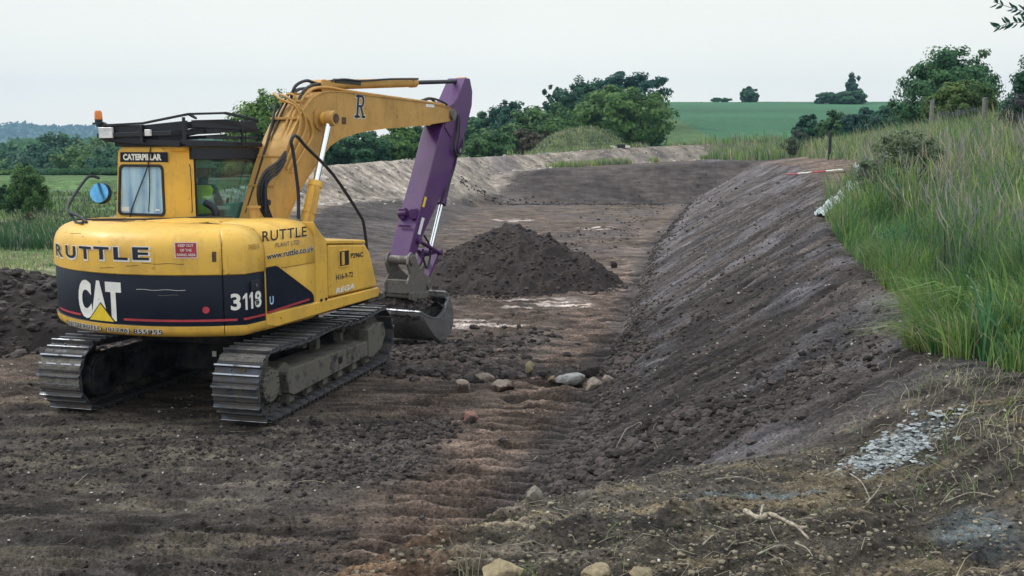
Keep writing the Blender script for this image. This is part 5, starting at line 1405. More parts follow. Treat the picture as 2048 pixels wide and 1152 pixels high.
def bank_grass(n, y0, y1, hmin, hmax, wd, name, extra=7, pw=1.0, mats=('grass', 'grass_blue', 'straw'), pr=(.55, .38, .07), lean=.6):
    y = y0 * (y1 / y0) ** rng.random(n); xc = np.interp(y, CRE[:, 1], CRE[:, 0])
    u = rng.random(n) ** 1.0; x = xc + .12 + u * (extra + .25 * y) + .0
    edge = .38 * fbm(x * 1.4, y * 1.4, 13, 3) + .14 + .35 * sstep(17, 28, y) * 5
    edge = edge - .22 + .65 * sstep(8.2, 8.7, y) * (1 - sstep(8.9, 9.4, y)) + np.where(y < 6.9, .3 * (6.9 - y), 0)
    ok = (x - xc > edge) & (x < .52 * y + 2.0) & (y > 6.3 - 1.5 * (x - 2.85) + .9 * fbm(x * 2.1, x * .3, 99, 3) + .3 * rng.random(len(x)))
    x, y, xc, edge = x[ok], y[ok], xc[ok], edge[ok]
    g = np.clip((x - xc - edge) / .9, 0, 1)
    dens = fbm(x * 1.1, y * 1.1, 19, 3)
    ok = rng.random(len(x)) < (.45 + .55 * sstep(-.35, .15, dens) + .3 * g)
    x, y, g, dens = x[ok], y[ok], g[ok], dens[ok]
    keep_ = np.hypot((x - 5.85) / .75, (y - 14.2) / 1.3) > 1
    pa, pb = np.array(G(1648, 432)), np.array(G(1716, 372)); dv = pb - pa; tt = np.clip(((x - pa[0]) * dv[0] + (y - pa[1]) * dv[1]) / (dv @ dv), 0, 1); keep_ &= (np.hypot(x - pa[0] - tt * dv[0], y - pa[1] - tt * dv[1]) > .28)
    x, y, g, dens = x[keep_], y[keep_], g[keep_], dens[keep_]
    tuft = fbm(x * 4.5, y * 4.5, 421, 2); ok = rng.random(len(x)) < .35 + 1.8 * (tuft + .25); x, y, g, dens = x[ok], y[ok], g[ok], dens[ok]
    H = (hmin + (hmax - hmin) * (g * .75 + .25 * rng.random(len(x)))) * rng.uniform(.5, 1.2, len(x)) * (1 + .9 * fbm(x * 2.2, y * 2.2, 411, 2)) * (1 + .4 * dens)
    z = height(x, y) - .02
    c = np.clip(pr[1] + .45 * fbm(x * .6 + 4, y * .6, 23, 2) + .25 * sstep(6.0, 3.5, x * 0 + 6), 0, 1)
    r = rng.random(len(x)); mi = np.where(r < pr[2] + .10 * (y > 14), 2, np.where(rng.random(len(x)) < c, 1, 0))
    return blades(name, x, y, z, H, wd * rng.uniform(.6, 1.4, len(x)), [M[k] for k in mats], mi, lean)
bank_grass(215000, 5.2, 13.5, .22, .66, .0085, 'grass', 4.0)
bank_grass(95000, 12.5, 27, .35, .85, .014, 'grass', 6.0, pr=(.5, .3, .2))
bank_grass(36000, 25, 50, .5, .95, .03, 'grass', 10, pr=(.5, .3, .3))
def heads(name, n, y0, y1, off0, off1, h0, h1, w, mats, r_w):
    y = y0 * (y1 / y0) ** rng.random(n); xc = np.interp(y, CRE[:, 1], CRE[:, 0]); x = xc + rng.uniform(off0, off1, n) * (1 + .12 * (y - y0)); ok = (x < .55 * y + 1.5) & (fbm(x * .8, y * .8, 431, 2) > -.12)
    x, y = x[ok], y[ok]; n = len(x); z = height(x, y); H = rng.uniform(h0, h1, n); a = rng.random(n) * 2 * PI; l = H * rng.uniform(.05, .45, n); dx, dy = np.cos(a) * l, np.sin(a) * l
    V = np.zeros((n, 7, 3)); w2 = w / 2
    for k, (t, ww) in enumerate(((0, w2), (.72, w2 * .8))):
        for s_ in (0, 1): V[:, 2 * k + s_] = np.stack([x + dx * t * t + (s_ * 2 - 1) * ww, y + dy * t * t, z + H * t], 1)
    V[:, 4] = np.stack([x + dx * .8 - w * r_w, y + dy * .8, z + H * .86], 1); V[:, 5] = np.stack([x + dx * .8 + w * r_w, y + dy * .8, z + H * .86], 1); V[:, 6] = np.stack([x + dx, y + dy, z + H], 1)
    T = np.array([[0, 1, 3], [0, 3, 2], [2, 3, 5], [2, 5, 4], [4, 5, 6]]); F = (T[None] + (np.arange(n) * 7)[:, None, None]).reshape(-1, 3)
    tag(mesh_np(name, V.reshape(-1, 3), F, [M[m] for m in mats], mi=np.repeat(rng.integers(0, len(mats), n), 5)), kind='stuff')
heads('seeding_grass', 3800, 7.2, 16, .5, 3.6, .6, 1.0, .003, ('straw', 'lilac', 'grass'), 2.0)
heads('seeding_grass', 1500, 14, 30, .6, 5, .7, 1.1, .006, ('straw', 'lilac'), 1.8)
heads('dead_stalks', 3000, 12, 21, 3.3, 6.5, .6, 1.15, .006, ('lilac', 'lilac', 'straw'), 1.2)
n = 2600; y = 6.6 + 9 * rng.random(n) ** 1.3; k_ = np.floor(rng.random(n) * 60); y = 6.6 + 9 * (k_ / 60) ** 1.3 + rng.normal(0, .07, n); x = np.interp(y, CRE[:, 1], CRE[:, 0]) + .5 + ((k_ * 7919) % 97) / 97 * 2.2 + rng.normal(0, .07, n)
blades('broad_weeds', x, y, height(x, y), rng.uniform(.3, .75, n), np.full(n, .028), [M['grass_blue'], M['leaf_grey'], M['grass']], (k_.astype(int)) % 3, 1.1)
# hanging turf over the crest
n = 7000; y = 6.6 + 5.4 * rng.random(n); xc = np.interp(y, CRE[:, 1], CRE[:, 0]); x = xc + .15 + .5 * rng.random(n) + .25 * fbm(y * 2, y * 0, 5, 2)
ok = ~((y > 8.2) & (y < 9.1)); x, y = x[ok], y[ok]
blades('grass', x, y, height(x, y), rng.uniform(.15, .4, len(x)), np.full(len(x), .008), [M['grass'], M['straw']], (rng.random(len(x)) < .25).astype(int), 1.3, windx=-.8)
# verge of long seeding grass beyond the pit
n = 42000; y = rng.uniform(46, 92, n); x = rng.uniform(8, 44, n)
lo = np.interp(y, [46, 62, 66, 92], [15, 17, 15.5, 15.5]); ok = (x > lo + 1.2 * fbm(x * .3, y * .3, 3, 3)) & (x < .56 * y)
x, y = x[ok], y[ok]; r = rng.random(len(x)); mi = np.where(r < .38, 2, np.where(r < .55, 1, 0))
blades('grass', x, y, height(x, y), rng.uniform(.55, 1.25, len(x)) * (1 + .3 * fbm(x * .4, y * .4, 8, 2)), np.full(len(x), .055), [M['grass'], M['grass_blue'], M['straw']], mi, .3)
# tufts on the pale bund and on its top
n = 9000; bx, by = [], []
for i in range(n):
    k = random.choice((5, 6, 7, 7, 7)); t = random.random(); a, c = BUND[k], BUND[k + 1]; off = random.uniform(2.4, 4.4) if random.random() < .85 else random.uniform(-1, .1); dx, dy = c[0] - a[0], c[1] - a[1]; L = math.hypot(dx, dy)
    bx.append(a[0] + t * dx + dy / L * off); by.append(a[1] + t * dy - dx / L * off)
bx, by = np.array(bx), np.array(by); ok = (fbm(bx * .22, by * .22, 71, 3) > .0) & (bx > -.5); bx, by = bx[ok], by[ok]
blades('grass', bx, by, height(bx, by), rng.uniform(.2, .6, len(bx)), np.full(len(bx), .06), [M['grass'], M['straw']], (rng.random(len(bx)) < .45).astype(int), .4)
# meadow and reeds on the left
def patch(name, n, x0, x1, y0, y1, h0, h1, w, mats, pr, kind='stuff'):
    x = rng.uniform(x0, x1, n); y = rng.uniform(y0, y1, n); ok = fbm(x * .5, y * .5, 6, 3) > -.25; x, y = x[ok], y[ok]
    blades(name, x, y, height(x, y), rng.uniform(h0, h1, len(x)), np.full(len(x), w), [M[m] for m in mats], (rng.random(len(x)) < pr).astype(int), .35, kind=kind)
patch('reeds', 17000, -19, -8.6, 27.5, 34, .25, .65, .03, ('leaf', 'straw'), .15)
patch('grass', 15000, -22, -7.5, 21.5, 27.5, .05, .16, .02, ('grass', 'straw'), .45)
patch('grass', 15000, -30, -10, 35, 56, .08, .28, .05, ('leaf_grey', 'grass'), .4)
# sparse weeds and straw near the camera
n = 500; r = 3.2 * (3.0) ** rng.random(n); t = np.radians(rng.uniform(2, 30, n)); x, y = r * np.sin(t), r * np.cos(t)
xt, xc = zones(x, y); ok = (y < 6.0) | ((x > xc - .3) & (y < 6.8)); x, y = x[ok], y[ok]
blades('dry_grass', x, y, height(x, y), rng.uniform(.03, .13, len(x)), np.full(len(x), .004), [M['straw'], M['grass']], (rng.random(len(x)) < .3).astype(int), 2.2)
n = 400; cxy = [(2.35, 5.0), (2.75, 5.3), (2.2, 4.7), (2.6, 5.9), (2.9, 6.1)]; k = rng.integers(0, 5, n); x = np.array([cxy[i][0] for i in k]) + rng.normal(0, .22, n); y = np.array([cxy[i][1] for i in k]) + rng.normal(0, .16, n)
blades('dry_grass', x, y, height(x, y), rng.uniform(.04, .20, n), np.full(n, .005), [M['straw'], M['grass']], (rng.random(n) < .35).astype(int), 2.0)
# single stalks by the ochre lumps
def stalk(name, label, px, py, zt, top, mat):
    x, y = G(px, py); b = MB(); z = gz(x, y) - .02
    for k in range(7):
        h = top * random.uniform(.4, 1.0) if k else top; a = random.uniform(-.08, .08); q = random.uniform(-.04, .04)
        b.hose([(x + q, y + a * .5, z), (x + q + a * .3, y, z + h * .6), (x + q + a * .9, y + a * .2, z + h)], [.0022] * 13 if False else .0022, 5)
    o = b.build(name, [mat], smooth=True); return tag(o, label, 'grass stalk', 'tall stalks at the bottom edge')
stalk('grass_stalk', 'tall pale grass stalk left of the ochre lumps at the bottom edge', 940, 1165, .95, .21, M['straw'])
stalk('grass_stalk', 'short green grass tuft right of the largest ochre lump', 1058, 1160, .95, .10, M['grass'])

# ------------------------------------------------------------------ trees and bushes
def crown_mesh(name, R, Hc, n_cl, n_leaf, leaf, mat, seed, shape='dome', cz=0, gaps=.5, parent=None, base_open=0):
    r = np.random.default_rng(seed)
    d = r.normal(size=(n_cl * 3, 3)); d /= np.linalg.norm(d, axis=1)[:, None]
    rad = r.random(n_cl * 3) ** (1 / 3.2)
    P = d * rad[:, None]
    if shape == 'dome': P = P[P[:, 2] > -.62]
    if shape == 'cone': s = 1 - .75 * (P[:, 2] + 1) / 2; P[:, 0] *= s * 1.3; P[:, 1] *= s * 1.3
    # lumpy outline
    az = np.arctan2(P[:, 1], P[:, 0]); lump = 1 + .22 * np.sin(az * 3 + seed) * np.cos(P[:, 2] * 4 + seed) + .16 * r.normal(size=len(P)) * .7
    P = P * (1 + (lump - 1) * .6)[:, None]
    P = P[:n_cl]; cl_r = r.uniform(.12, .28, len(P))
    per = n_leaf // len(P); k = np.repeat(np.arange(len(P)), per)
    o = r.normal(size=(len(k), 3)); o /= np.linalg.norm(o, axis=1)[:, None]; o *= (r.random(len(k)) ** .45)[:, None]
    Q = P[k] + o * cl_r[k][:, None] * np.array([1, 1, .8])
    C = Q * np.array([R, R, Hc / 2]) + np.array([0, 0, cz])
    # leaf quads facing roughly outwards with jitter
    nrm = Q * [1, 1, 1.2] + o * .8 + r.normal(size=Q.shape) * .55; nrm /= np.linalg.norm(nrm, axis=1)[:, None] + 1e-9
    u = np.cross(nrm, r.normal(size=Q.shape)); u /= np.linalg.norm(u, axis=1)[:, None] + 1e-9; v = np.cross(nrm, u)
    s = leaf * r.uniform(.55, 1.35, len(k)); a = s[:, None] * u; b = s[:, None] * v * .62
    V = np.stack([C - a, C - b * .9, C + a, C + b], 1).reshape(-1, 3)
    F = np.arange(len(V)).reshape(-1, 4)
    return mesh_np(name, V, F, mat, parent=parent)
TN = [0]
def tree(name, label, cat, x, y, h, R, mat='leaf', ncl=70, nleaf=5000, leaf=None, trunk=.25, seed=None, group=None, shape='dome', z=None, sy=1, tr=True, hc=None):
    TN[0] += 1; seed = seed or 100 + TN[0] * 7
    z = gz(x, y) if z is None else z
    T = empty(name, (x, y, z), random.uniform(0, .6)); tag(T, label, cat, group)
    hb = h * trunk; hc_ = hc or (h - hb) * (1.2 if shape == 'dome' else 1.0)
    leaf = (leaf or max(.05, y * .0019 + R * .016)) * .8; nleaf = int(nleaf * 1.9)
    c = crown_mesh('crown', R, hc_ * 1.0, int(ncl * 1.6), nleaf, leaf, M[mat], seed, shape, cz=h - hc_ / 2, parent=T)
    if tr:
        b = MB(); r0 = max(.04, h * .022)
        b.hose([(0, 0, -.3), (.02 * h, 0, hb), (-.01 * h, .02 * h, h * .6), (0, 0, h * .88)], [r0 * (1 - .8 * k / 18) for k in range(19)], 8)
        for k in range(7):
            a = k * 2.4; z0 = hb * .8 + (h - hb) * .08 * k; rr = R * random.uniform(.5, .8)
            b.hose([(0, 0, z0), (rr * .5 * math.cos(a), rr * .5 * math.sin(a), z0 + rr * .35), (rr * math.cos(a), rr * math.sin(a), z0 + rr * .6)], [r0 * .45 * (1 - .7 * k2 / 12) for k2 in range(13)], 6)
        b.build('trunk', [M['bark']], T, smooth=True)
    c.scale = (1, sy, 1)
    return T
def at(px, py_top, d, w_px, zbase=None):
    """(x, height, radius) of a crown seen at px with its top at py_top when it stands d metres off"""
    x = (px - 1024) / 2000 * d * 1.0; zt = CAM_H + (303.5 - py_top) / 2000 * d * 1.02; zb = gz(x, d) if zbase is None else zbase
    return x, zt - zb, w_px / 2 / 2000 * d
def T_(name, label, cat, px, top, d, wpx, mat, **k):
    x, h, R = at(px, top, d, wpx); return tree(name, label, cat, x, d, max(h, .5), R, mat, **k)
GB = 'trees and bushes in a row behind the pale bank'
T_('round_tree', 'large round green tree just right of the grassy mound behind the pale bank', 'tree', 1240, 182, 112, 190, 'leaf', ncl=190, nleaf=15000, trunk=.06, group=GB)
T_('oak_tree', 'tall open-crowned tree whose gappy top shows the sky above the large round tree', 'tree', 1252, 152, 135, 150, 'leaf_blue', ncl=52, nleaf=3600, trunk=.3, group=GB)
T_('oak_tree', 'dark blue-green domed tree left of the large round tree', 'tree', 1162, 172, 128, 100, 'leaf_blue', ncl=110, nleaf=7500, trunk=.08, group=GB)
T_('thin_tree', 'sparse see-through tree standing at the left of the dark domed tree', 'tree', 1110, 174, 130, 58, 'leaf_blue', ncl=34, nleaf=1500, trunk=.3, group=GB)
T_('bush', 'broad light green bush left of the grassy mound below the sparse tree', 'bush', 1085, 218, 104, 150, 'leaf', ncl=120, nleaf=8000, trunk=.05, group=GB, tr=False, hc=6.5)
T_('tree', 'mid green tree between the stick of the excavator and the light green bush', 'tree', 1020, 208, 118, 90, 'leaf_blue', ncl=80, nleaf=5000, trunk=.05, group=GB)
T_('tree', 'low dark tree right beside the purple stick, farthest down the row', 'tree', 960, 232, 122, 90, 'leaf_blue', ncl=80, nleaf=5000, trunk=.05, group=GB)
T_('bush', 'brownish bush in the hedge below the light green bush', 'bush', 1058, 262, 97, 90, 'leaf_rust', ncl=60, nleaf=3500, trunk=.05, group=GB, tr=False)
T_('bush', 'dark green hedge bush above the pale bank just right of the purple stick', 'bush', 985, 262, 96, 110, 'leaf', ncl=80, nleaf=5000, trunk=.05, group=GB, tr=False)
T_('bush', 'low bright bush at the right foot of the large round tree', 'bush', 1205, 262, 104, 60, 'leaf', ncl=50, nleaf=2600, trunk=.05, group=GB, tr=False)
for i, (px, tp, d, w, lab, mt) in enumerate([
    (665, 262, 92, 120, 'hedge bush seen between the boom and its black grab rail', 'leaf'), (735, 262, 90, 100, 'hedge bush seen below the middle of the boom', 'leaf_blue'),
    (800, 256, 92, 100, 'hedge bush seen just left of the purple stick under the boom', 'leaf'), (858, 250, 94, 90, 'hedge bush mostly hidden behind the purple stick', 'leaf_blue'),
    (600, 250, 88, 110, 'hedge bush hidden behind the lower boom', 'leaf')]):
    T_('hedge_bush', lab, 'bush', px, tp, d, w, mt, ncl=90, nleaf=5500, trunk=.05, group='bushes of the hedge behind the boom', tr=False, shape='x')
T_('tree', 'bushy green tree rising between the cab roof and the boom', 'tree', 540, 196, 62, 150, 'leaf', ncl=130, nleaf=9000, trunk=.12)
T_('tree', 'dark tree seen through the cab windows', 'tree', 455, 318, 70, 170, 'leaf', ncl=90, nleaf=5500, trunk=.05, shape='x')
# skyline on the far field
T_('tree', 'lone small round tree standing on the skyline of the far field', 'tree', 1491, 181, 255, 38, 'leaf_blue', ncl=50, nleaf=1800, leaf=.45, trunk=.0)
T_('tree', 'slender tree rising out of the clump at the right end of the field skyline', 'tree', 1692, 160, 236, 36, 'leaf_blue', ncl=26, nleaf=1000, leaf=.45, trunk=.05)
T_('bush', 'domed dark bush clump on the skyline beneath the slender tree', 'bush', 1688, 188, 232, 70, 'leaf_blue', ncl=60, nleaf=2600, leaf=.5, trunk=.03, tr=False)
T_('bush', 'low flat bush on the skyline left of the slender tree', 'bush', 1645, 190, 235, 50, 'leaf_blue', ncl=40, nleaf=1600, leaf=.5, trunk=.03, tr=False)
T_('hedge', 'tiny strip of hedge on the skyline left of the lone round tree', 'hedge', 1436, 201, 262, 36, 'leaf_blue', ncl=24, nleaf=700, leaf=.5, trunk=.03, tr=False)
for i, (px, tp, w, lab) in enumerate([(1610, 236, 60, 'dark bush at the left end of the hedge below the field'), (1660, 229, 70, 'second bush of the hedge below the field, under the slender tree'), (1715, 221, 80, 'tall middle bush of the hedge below the field'), (1770, 215, 80, 'bush of the hedge below the field next to the large oak')]):
    T_('hedge_bush', lab, 'bush', px, tp, 100 - 6 * i, w, 'leaf_blue' if i != 1 else 'leaf', ncl=60, nleaf=3600, trunk=.03, group='hedge below the far field', tr=False, shape='x')
T_('oak_tree', 'large dark spreading oak rising above the fence posts on the right', 'tree', 1886, 113, 66, 172, 'leaf_blue', ncl=210, nleaf=17000, leaf=.15, trunk=.12)
T_('elder_bush', 'yellow-green elder bush with pale flower heads behind the fence posts', 'bush', 1905, 172, 43, 125, 'leaf_bright', ncl=110, nleaf=8000, leaf=.085, trunk=.05, shape='x')
T_('tree', 'blue-green leafy tree at the right edge above the elder bush', 'tree', 2068, 108, 30, 120, 'leaf_blue', ncl=110, nleaf=7000, leaf=.07, trunk=.1)
T_('thorn_bush', 'dull purple twiggy bush between the two fence posts', 'bush', 1915, 222, 41, 120, 'leaf_purple', ncl=90, nleaf=6500, leaf=.055, trunk=.05, shape='x')
T_('thorn_bush', 'dull purple leafless-looking bush at the right edge behind the tall grass', 'bush', 2072, 190, 25, 150, 'leaf_purple', ncl=90, nleaf=8000, leaf=.035, trunk=.05, shape='x')
T_('bramble', 'grey-green bramble bush in the long grass in front of the left fence post', 'bush', 1803, 262, 14.8, 150, 'leaf_pale', ncl=80, nleaf=7000, leaf=.030, trunk=.05, shape='x', tr=False)
T_('flowering_bush', 'small white-flowered bush in the long grass left of the dark post', 'bush', 1590, 262, 62, 60, 'leaf_grey', ncl=40, nleaf=2400, leaf=.06, trunk=.05, shape='x', tr=False)
# left middle distance
GL_ = 'trees of the wood on the left'
tree('small_tree', 'cone-shaped green tree on the meadow left of the mirror', 'tree', *G(64, 428), 2.15, .85, 'leaf', ncl=70, nleaf=6000, trunk=.04, leaf=.06, shape='dome')
tree('bush', 'low bush left of the cone-shaped tree at the left edge', 'bush', *G(14, 428), 1.25, .75, 'leaf', ncl=50, nleaf=3500, trunk=.04, leaf=.06, tr=False, shape='x')
tree('bush', 'small dark weed bush on the meadow just below the cone-shaped tree', 'bush', *G(58, 448), .40, .22, 'leaf_rust', ncl=20, nleaf=1200, trunk=.04, leaf=.03, tr=False, shape='x')
for i, (px, tp, d, w, mt) in enumerate([(20, 372, 82, 110, 'leaf'), (110, 352, 80, 120, 'leaf_blue'), (180, 344, 78, 120, 'leaf'), (235, 350, 78, 110, 'leaf')]):
    T_('hedge_bush', ['first', 'second', 'third', 'fourth'][i] + ' bush from the left in the low hedge behind the meadow', 'bush', px, tp, d, w, mt, ncl=80, nleaf=4500, trunk=.03, group='low hedge behind the meadow', tr=False, shape='x')
for i, (px, tp, d, w, mt, lab) in enumerate([
    (10, 330, 135, 120, 'leaf', 'dark tree at the left edge of the wood under the pale field'), (80, 290, 150, 140, 'leaf_blue', 'broad dark tree of the wood below the white house'), (165, 296, 145, 130, 'leaf', 'broad dark tree of the wood behind the mirror'),
    (225, 300, 140, 120, 'leaf_blue', 'dark tree of the wood just left of the cab window'), (130, 268, 210, 120, 'leaf_blue', 'rounded tree at the back of the wood right of the white house'), (200, 276, 205, 120, 'leaf', 'rounded tree at the back of the wood left of the beacon'),
    (40, 318, 220, 100, 'leaf', 'tree of the wood at the foot of the pale field'), (280, 285, 180, 140, 'leaf', 'tree of the wood hidden behind the cab')]):
    T_('tree', lab, 'tree', px, tp, d, w, mt, ncl=110, nleaf=6500, trunk=.03, group=GL_)
# far woods and the blue ridge
def canopy(name, pts, size, mat, kind='stuff', sq=.5):
    P = np.array(pts); n = len(P); r = rng
    nrm = r.normal(size=(n, 3)) * .5 + [0, -.6, .6]; nrm /= np.linalg.norm(nrm, axis=1)[:, None]
    u = np.cross(nrm, r.normal(size=(n, 3))); u /= np.linalg.norm(u, axis=1)[:, None]; v = np.cross(nrm, u); s = size * r.uniform(.5, 1.4, n)
    V = np.stack([P - u * s[:, None], P - v * s[:, None] * .7, P + u * s[:, None], P + v * s[:, None] * .7], 1).reshape(-1, 3)
    return tag(mesh_np(name, V, np.arange(len(V)).reshape(-1, 4), M[mat]), kind=kind)
def ridge_z(x, d):
    a = (x / d) * 2000 + 1024      # shape of the ridge along its length
    prof = np.interp(a, [-600, -100, 0, 60, 120, 160, 210, 260, 400, 800, 1500], [58, 62, 60, 53, 56, 52, 40, 30, 18, 8, 2])
    return prof
def ridge(name, d0, depth, hscale, base, x0, x1, seed):
    nx, ny = 260, 24; gx_, gy_ = np.meshgrid(np.linspace(x0, x1, nx), np.linspace(0, 1, ny), indexing='ij')
    Y = d0 + gy_ * depth; top = ridge_z(gx_, d0 + depth * .5) / 2000 * d0 * hscale + CAM_H
    Z = base + (top - base) * np.sin(PI * .5 * np.clip(gy_ * 1.6, 0, 1)) * (1 - .5 * np.clip(gy_ - .75, 0, 1)) + 6 * fbm(gx_ / 60, Y / 60, seed, 4)
    V = np.stack([gx_, Y, Z], -1).reshape(-1, 3); i = np.arange(nx - 1)[:, None] * ny + np.arange(ny - 1)[None]
    F = np.stack([i, i + ny, i + ny + 1, i + 1], -1).reshape(-1, 4)
    return V, F, (gx_, Y, Z)
hm, nt2, b2 = new_mat('wooded_hill'); v_ = objvec(nt2); n_ = noise(nt2, .02, 6, .7, v_)
nt2.links.new(mixc(nt2, ramp1(nt2, n_, .4, .6), (.02, .06, .045), (.05, .11, .06)), b2.inputs['Base Color']); b2.inputs['Roughness'].default_value = .9
V, F, RG_ = ridge('hills', 1500, 700, 1.0, -14, -1800, 1400, 5)
tag(mesh_np('hills', V, F, hm, smooth=True), kind='structure')
pts = []
gx_, gy_, gz_ = RG_; k = rng.integers(0, gx_.size, 30000)
pp = np.stack([gx_.ravel()[k] + rng.uniform(-7, 7, 30000), gy_.ravel()[k] + rng.uniform(-15, 15, 30000), gz_.ravel()[k] + rng.uniform(-2, 9, 30000)], 1)
pp = pp[(pp[:, 0] < -300) & (pp[:, 0] > -1300)]; canopy('far_wood', pp, 5.0, 'leaf_blue')
# valley woods between (one mass)
n = 26000; y = rng.uniform(240, 620, n); x = -y * rng.uniform(.15, .66, n); clump = fbm(x / 28, y / 45, 61, 3)
zt = CAM_H + (303.5 - (286 + 26 * (1 - (y - 240) / 380))) / 2000 * y; z = zt + 6 * clump - rng.random(n) ** 2 * 9
pp = np.stack([x, y, z], 1)[(clump > -.22) & ~((x / y < -.498) & (y > 440))]; canopy('valley_wood', pp, 2.1, 'leaf_blue')
n = 5000; y = rng.uniform(150, 230, n); x = rng.uniform(-38, 4, n); pp = np.stack([x, y, gz(-20, 180) + rng.random(n) * 5], 1); canopy('valley_wood', pp, 1.2, 'leaf_blue')
# pale field in the valley
b = MB(); b.add([(-440, 700, 0.2), (-352, 700, 1.2), (-352, 760, 3.2), (-460, 760, 4.2)], [(0, 1, 2, 3)]); fm = plain('ripe_field', (.42, .44, .30), .9, scale=.05); tag(b.build('field', [fm]), kind='structure')
# white house
H0 = empty('house', (-429 * 1.0, 925, CAM_H + (303.5 - 292) / 2000 * 925 - 1), .3); tag(H0, 'tiny white house among the woods below the blue ridge', 'house')
b = MB(); b.box((0, 0, 3), (13, 8, 6)); b.build('wall', [M['cream']], H0); b = MB(); b.prism([(-7, 6), (7, 6), (5, 9), (-5, 9)], -4.5, 4.5); rf = b.build('roof', [M['slate']], H0)
b = MB(); b.box((4, 0, 9.5), (1, 1, 2)); b.build('chimney', [M['cream']], rf)
b = MB()
for xx in (-4, 0, 4): b.box((xx, -4.02, 3.6), (1.3, .06, 1.4))
b.build('window', [M['glass']], H0)
# grassy mound
def mound():
    cx, cy = 6.4, 83; n = 110; g = np.linspace(-1.1, 1.1, n); X, Y = np.meshgrid(g, g, indexing='ij'); d = np.hypot(X * (1 + .25 * (X > 0)), Y)
    prof = np.sin(PI / 2 * np.clip(1.08 - d, 0, 1)) ** .9; top = 4.45 - gz(cx, cy + 1.5)
    wx = cx - .3 + X * 5.4; wy = cy + Y * 3.4; Z = base_h(wx, wy) * 0 + gz(cx, cy + 1.5) * .75 + prof * (top + .6) + .35 * fbm(X * 4, Y * 4, 8, 4) * (prof > 0) - .3 * (prof <= 0)
    V = np.stack([wx, wy, Z], -1).reshape(-1, 3); i = np.arange(n - 1)[:, None] * n + np.arange(n - 1)[None]; F = np.stack([i, i + n, i + n + 1, i + 1], -1).reshape(-1, 4)
    gm, nt3, b3 = new_mat('mossy_turf'); nn = noise(nt3, 1.2, 6, .75, objvec(nt3)); nt3.links.new(mixc(nt3, ramp1(nt3, nn, .38, .62), (.05, .09, .035), (.17, .20, .10)), b3.inputs['Base Color']); b3.inputs['Roughness'].default_value = .9; bump(nt3, b3, nn, 1, .3)
    o = mesh_np('grassy_mound', V, F, gm, smooth=True); tag(o, 'grass-covered mound of soil standing behind the pale bank', 'mound')
    k = rng.integers(0, len(V), 9000); k = k[(prof.ravel()[k] > .02)]; blades('tufts', V[k, 0] + rng.normal(0, .05, len(k)), V[k, 1] + rng.normal(0, .05, len(k)), V[k, 2] - .03, rng.uniform(.10, .35, len(k)), np.full(len(k), .06), [M['grass'], M['leaf_grey'], M['straw']], rng.integers(0, 3, len(k)), .5, parent=o)
mound()
# far field hedgeline / grass on hill is part of the ground; skyline fringe
# black and white trough on the bund
def on_bund(px):
    for a, c in zip(BUND[:-1], BUND[1:]):
        for t in np.linspace(0, 1, 60):
            x, y, z = [a[i] + (c[i] - a[i]) * t for i in range(3)]
            if abs((x / y) * 2000 + 1024 - px) < 2: return x, y, z
x, y, z = on_bund(1240) or (8.5, 79, 2.8)
Tr = empty('crate', (x, y, gz(x, y) - .02), .1); tag(Tr, 'small black crate with pale ends on the pale bank right of the mound', 'crate')
b = MB(); b.box((0, 0, .15), (.62, .4, .30)); b.build('body', [M['rubber']], Tr, bevel=.02)
b = MB(); b.box((-.56, 0, .10), (.5, .3, .16), Matrix.Rotation(.2, 3, 'Y')); b.build('pale_block', [M['cream']], Tr, bevel=.02); b = MB(); b.box((.51, 0, .11), (.4, .3, .2)); b.build('pale_block', [M['cream']], Tr, bevel=.02)
# fence posts
def post(name, lab, px, base_py, top_py, d, w, mat, group=None, tilt=0, cut=True):
    x = (px - 1024) / 2000 * d; z0 = gz(x, d); zt = CAM_H + (303.5 - top_py) / 2000 * d * 1.01
    b = MB(); h = zt - z0
    n = 7; prof = [(math.cos(2 * PI * k / n) * w / 2 * (1 + .12 * math.sin(k * 2.3)), math.sin(2 * PI * k / n) * w / 2) for k in range(n)]
    vs = [(px_ * s + tilt * h * t, py_ * s, -.3 if t == 0 else h * t + (.03 * px_ / w if t == 1 else 0)) for t, s in ((0, 1), (.35, .98), (.7, .93), (1, .88)) for px_, py_ in prof]
    fs = [(j * n + k, j * n + (k + 1) % n, (j + 1) * n + (k + 1) % n, (j + 1) * n + k) for j in range(3) for k in range(n)] + [tuple(range(3 * n, 4 * n))]
    b.add(vs, fs); o = b.build(name, [M[mat]], bevel=.006); o.location = (x, d, z0); tag(o, lab, 'post', group); return x, z0, zt
post('fence_post', 'weathered grey fence post in front of the large oak, left of the pair', 1851, 262, 203, 39, .17, 'wood', 'weathered posts of the old fence', .01)
post('fence_post', 'weathered grey fence post nearer the right edge, right of the pair', 1956, 268, 199, 31, .16, 'wood', 'weathered posts of the old fence', -.01)
post('marker_post', 'thin dark post standing alone in the long grass at the edge of the bare soil', 1653.5, 308, 264, 40, .13, 'black')
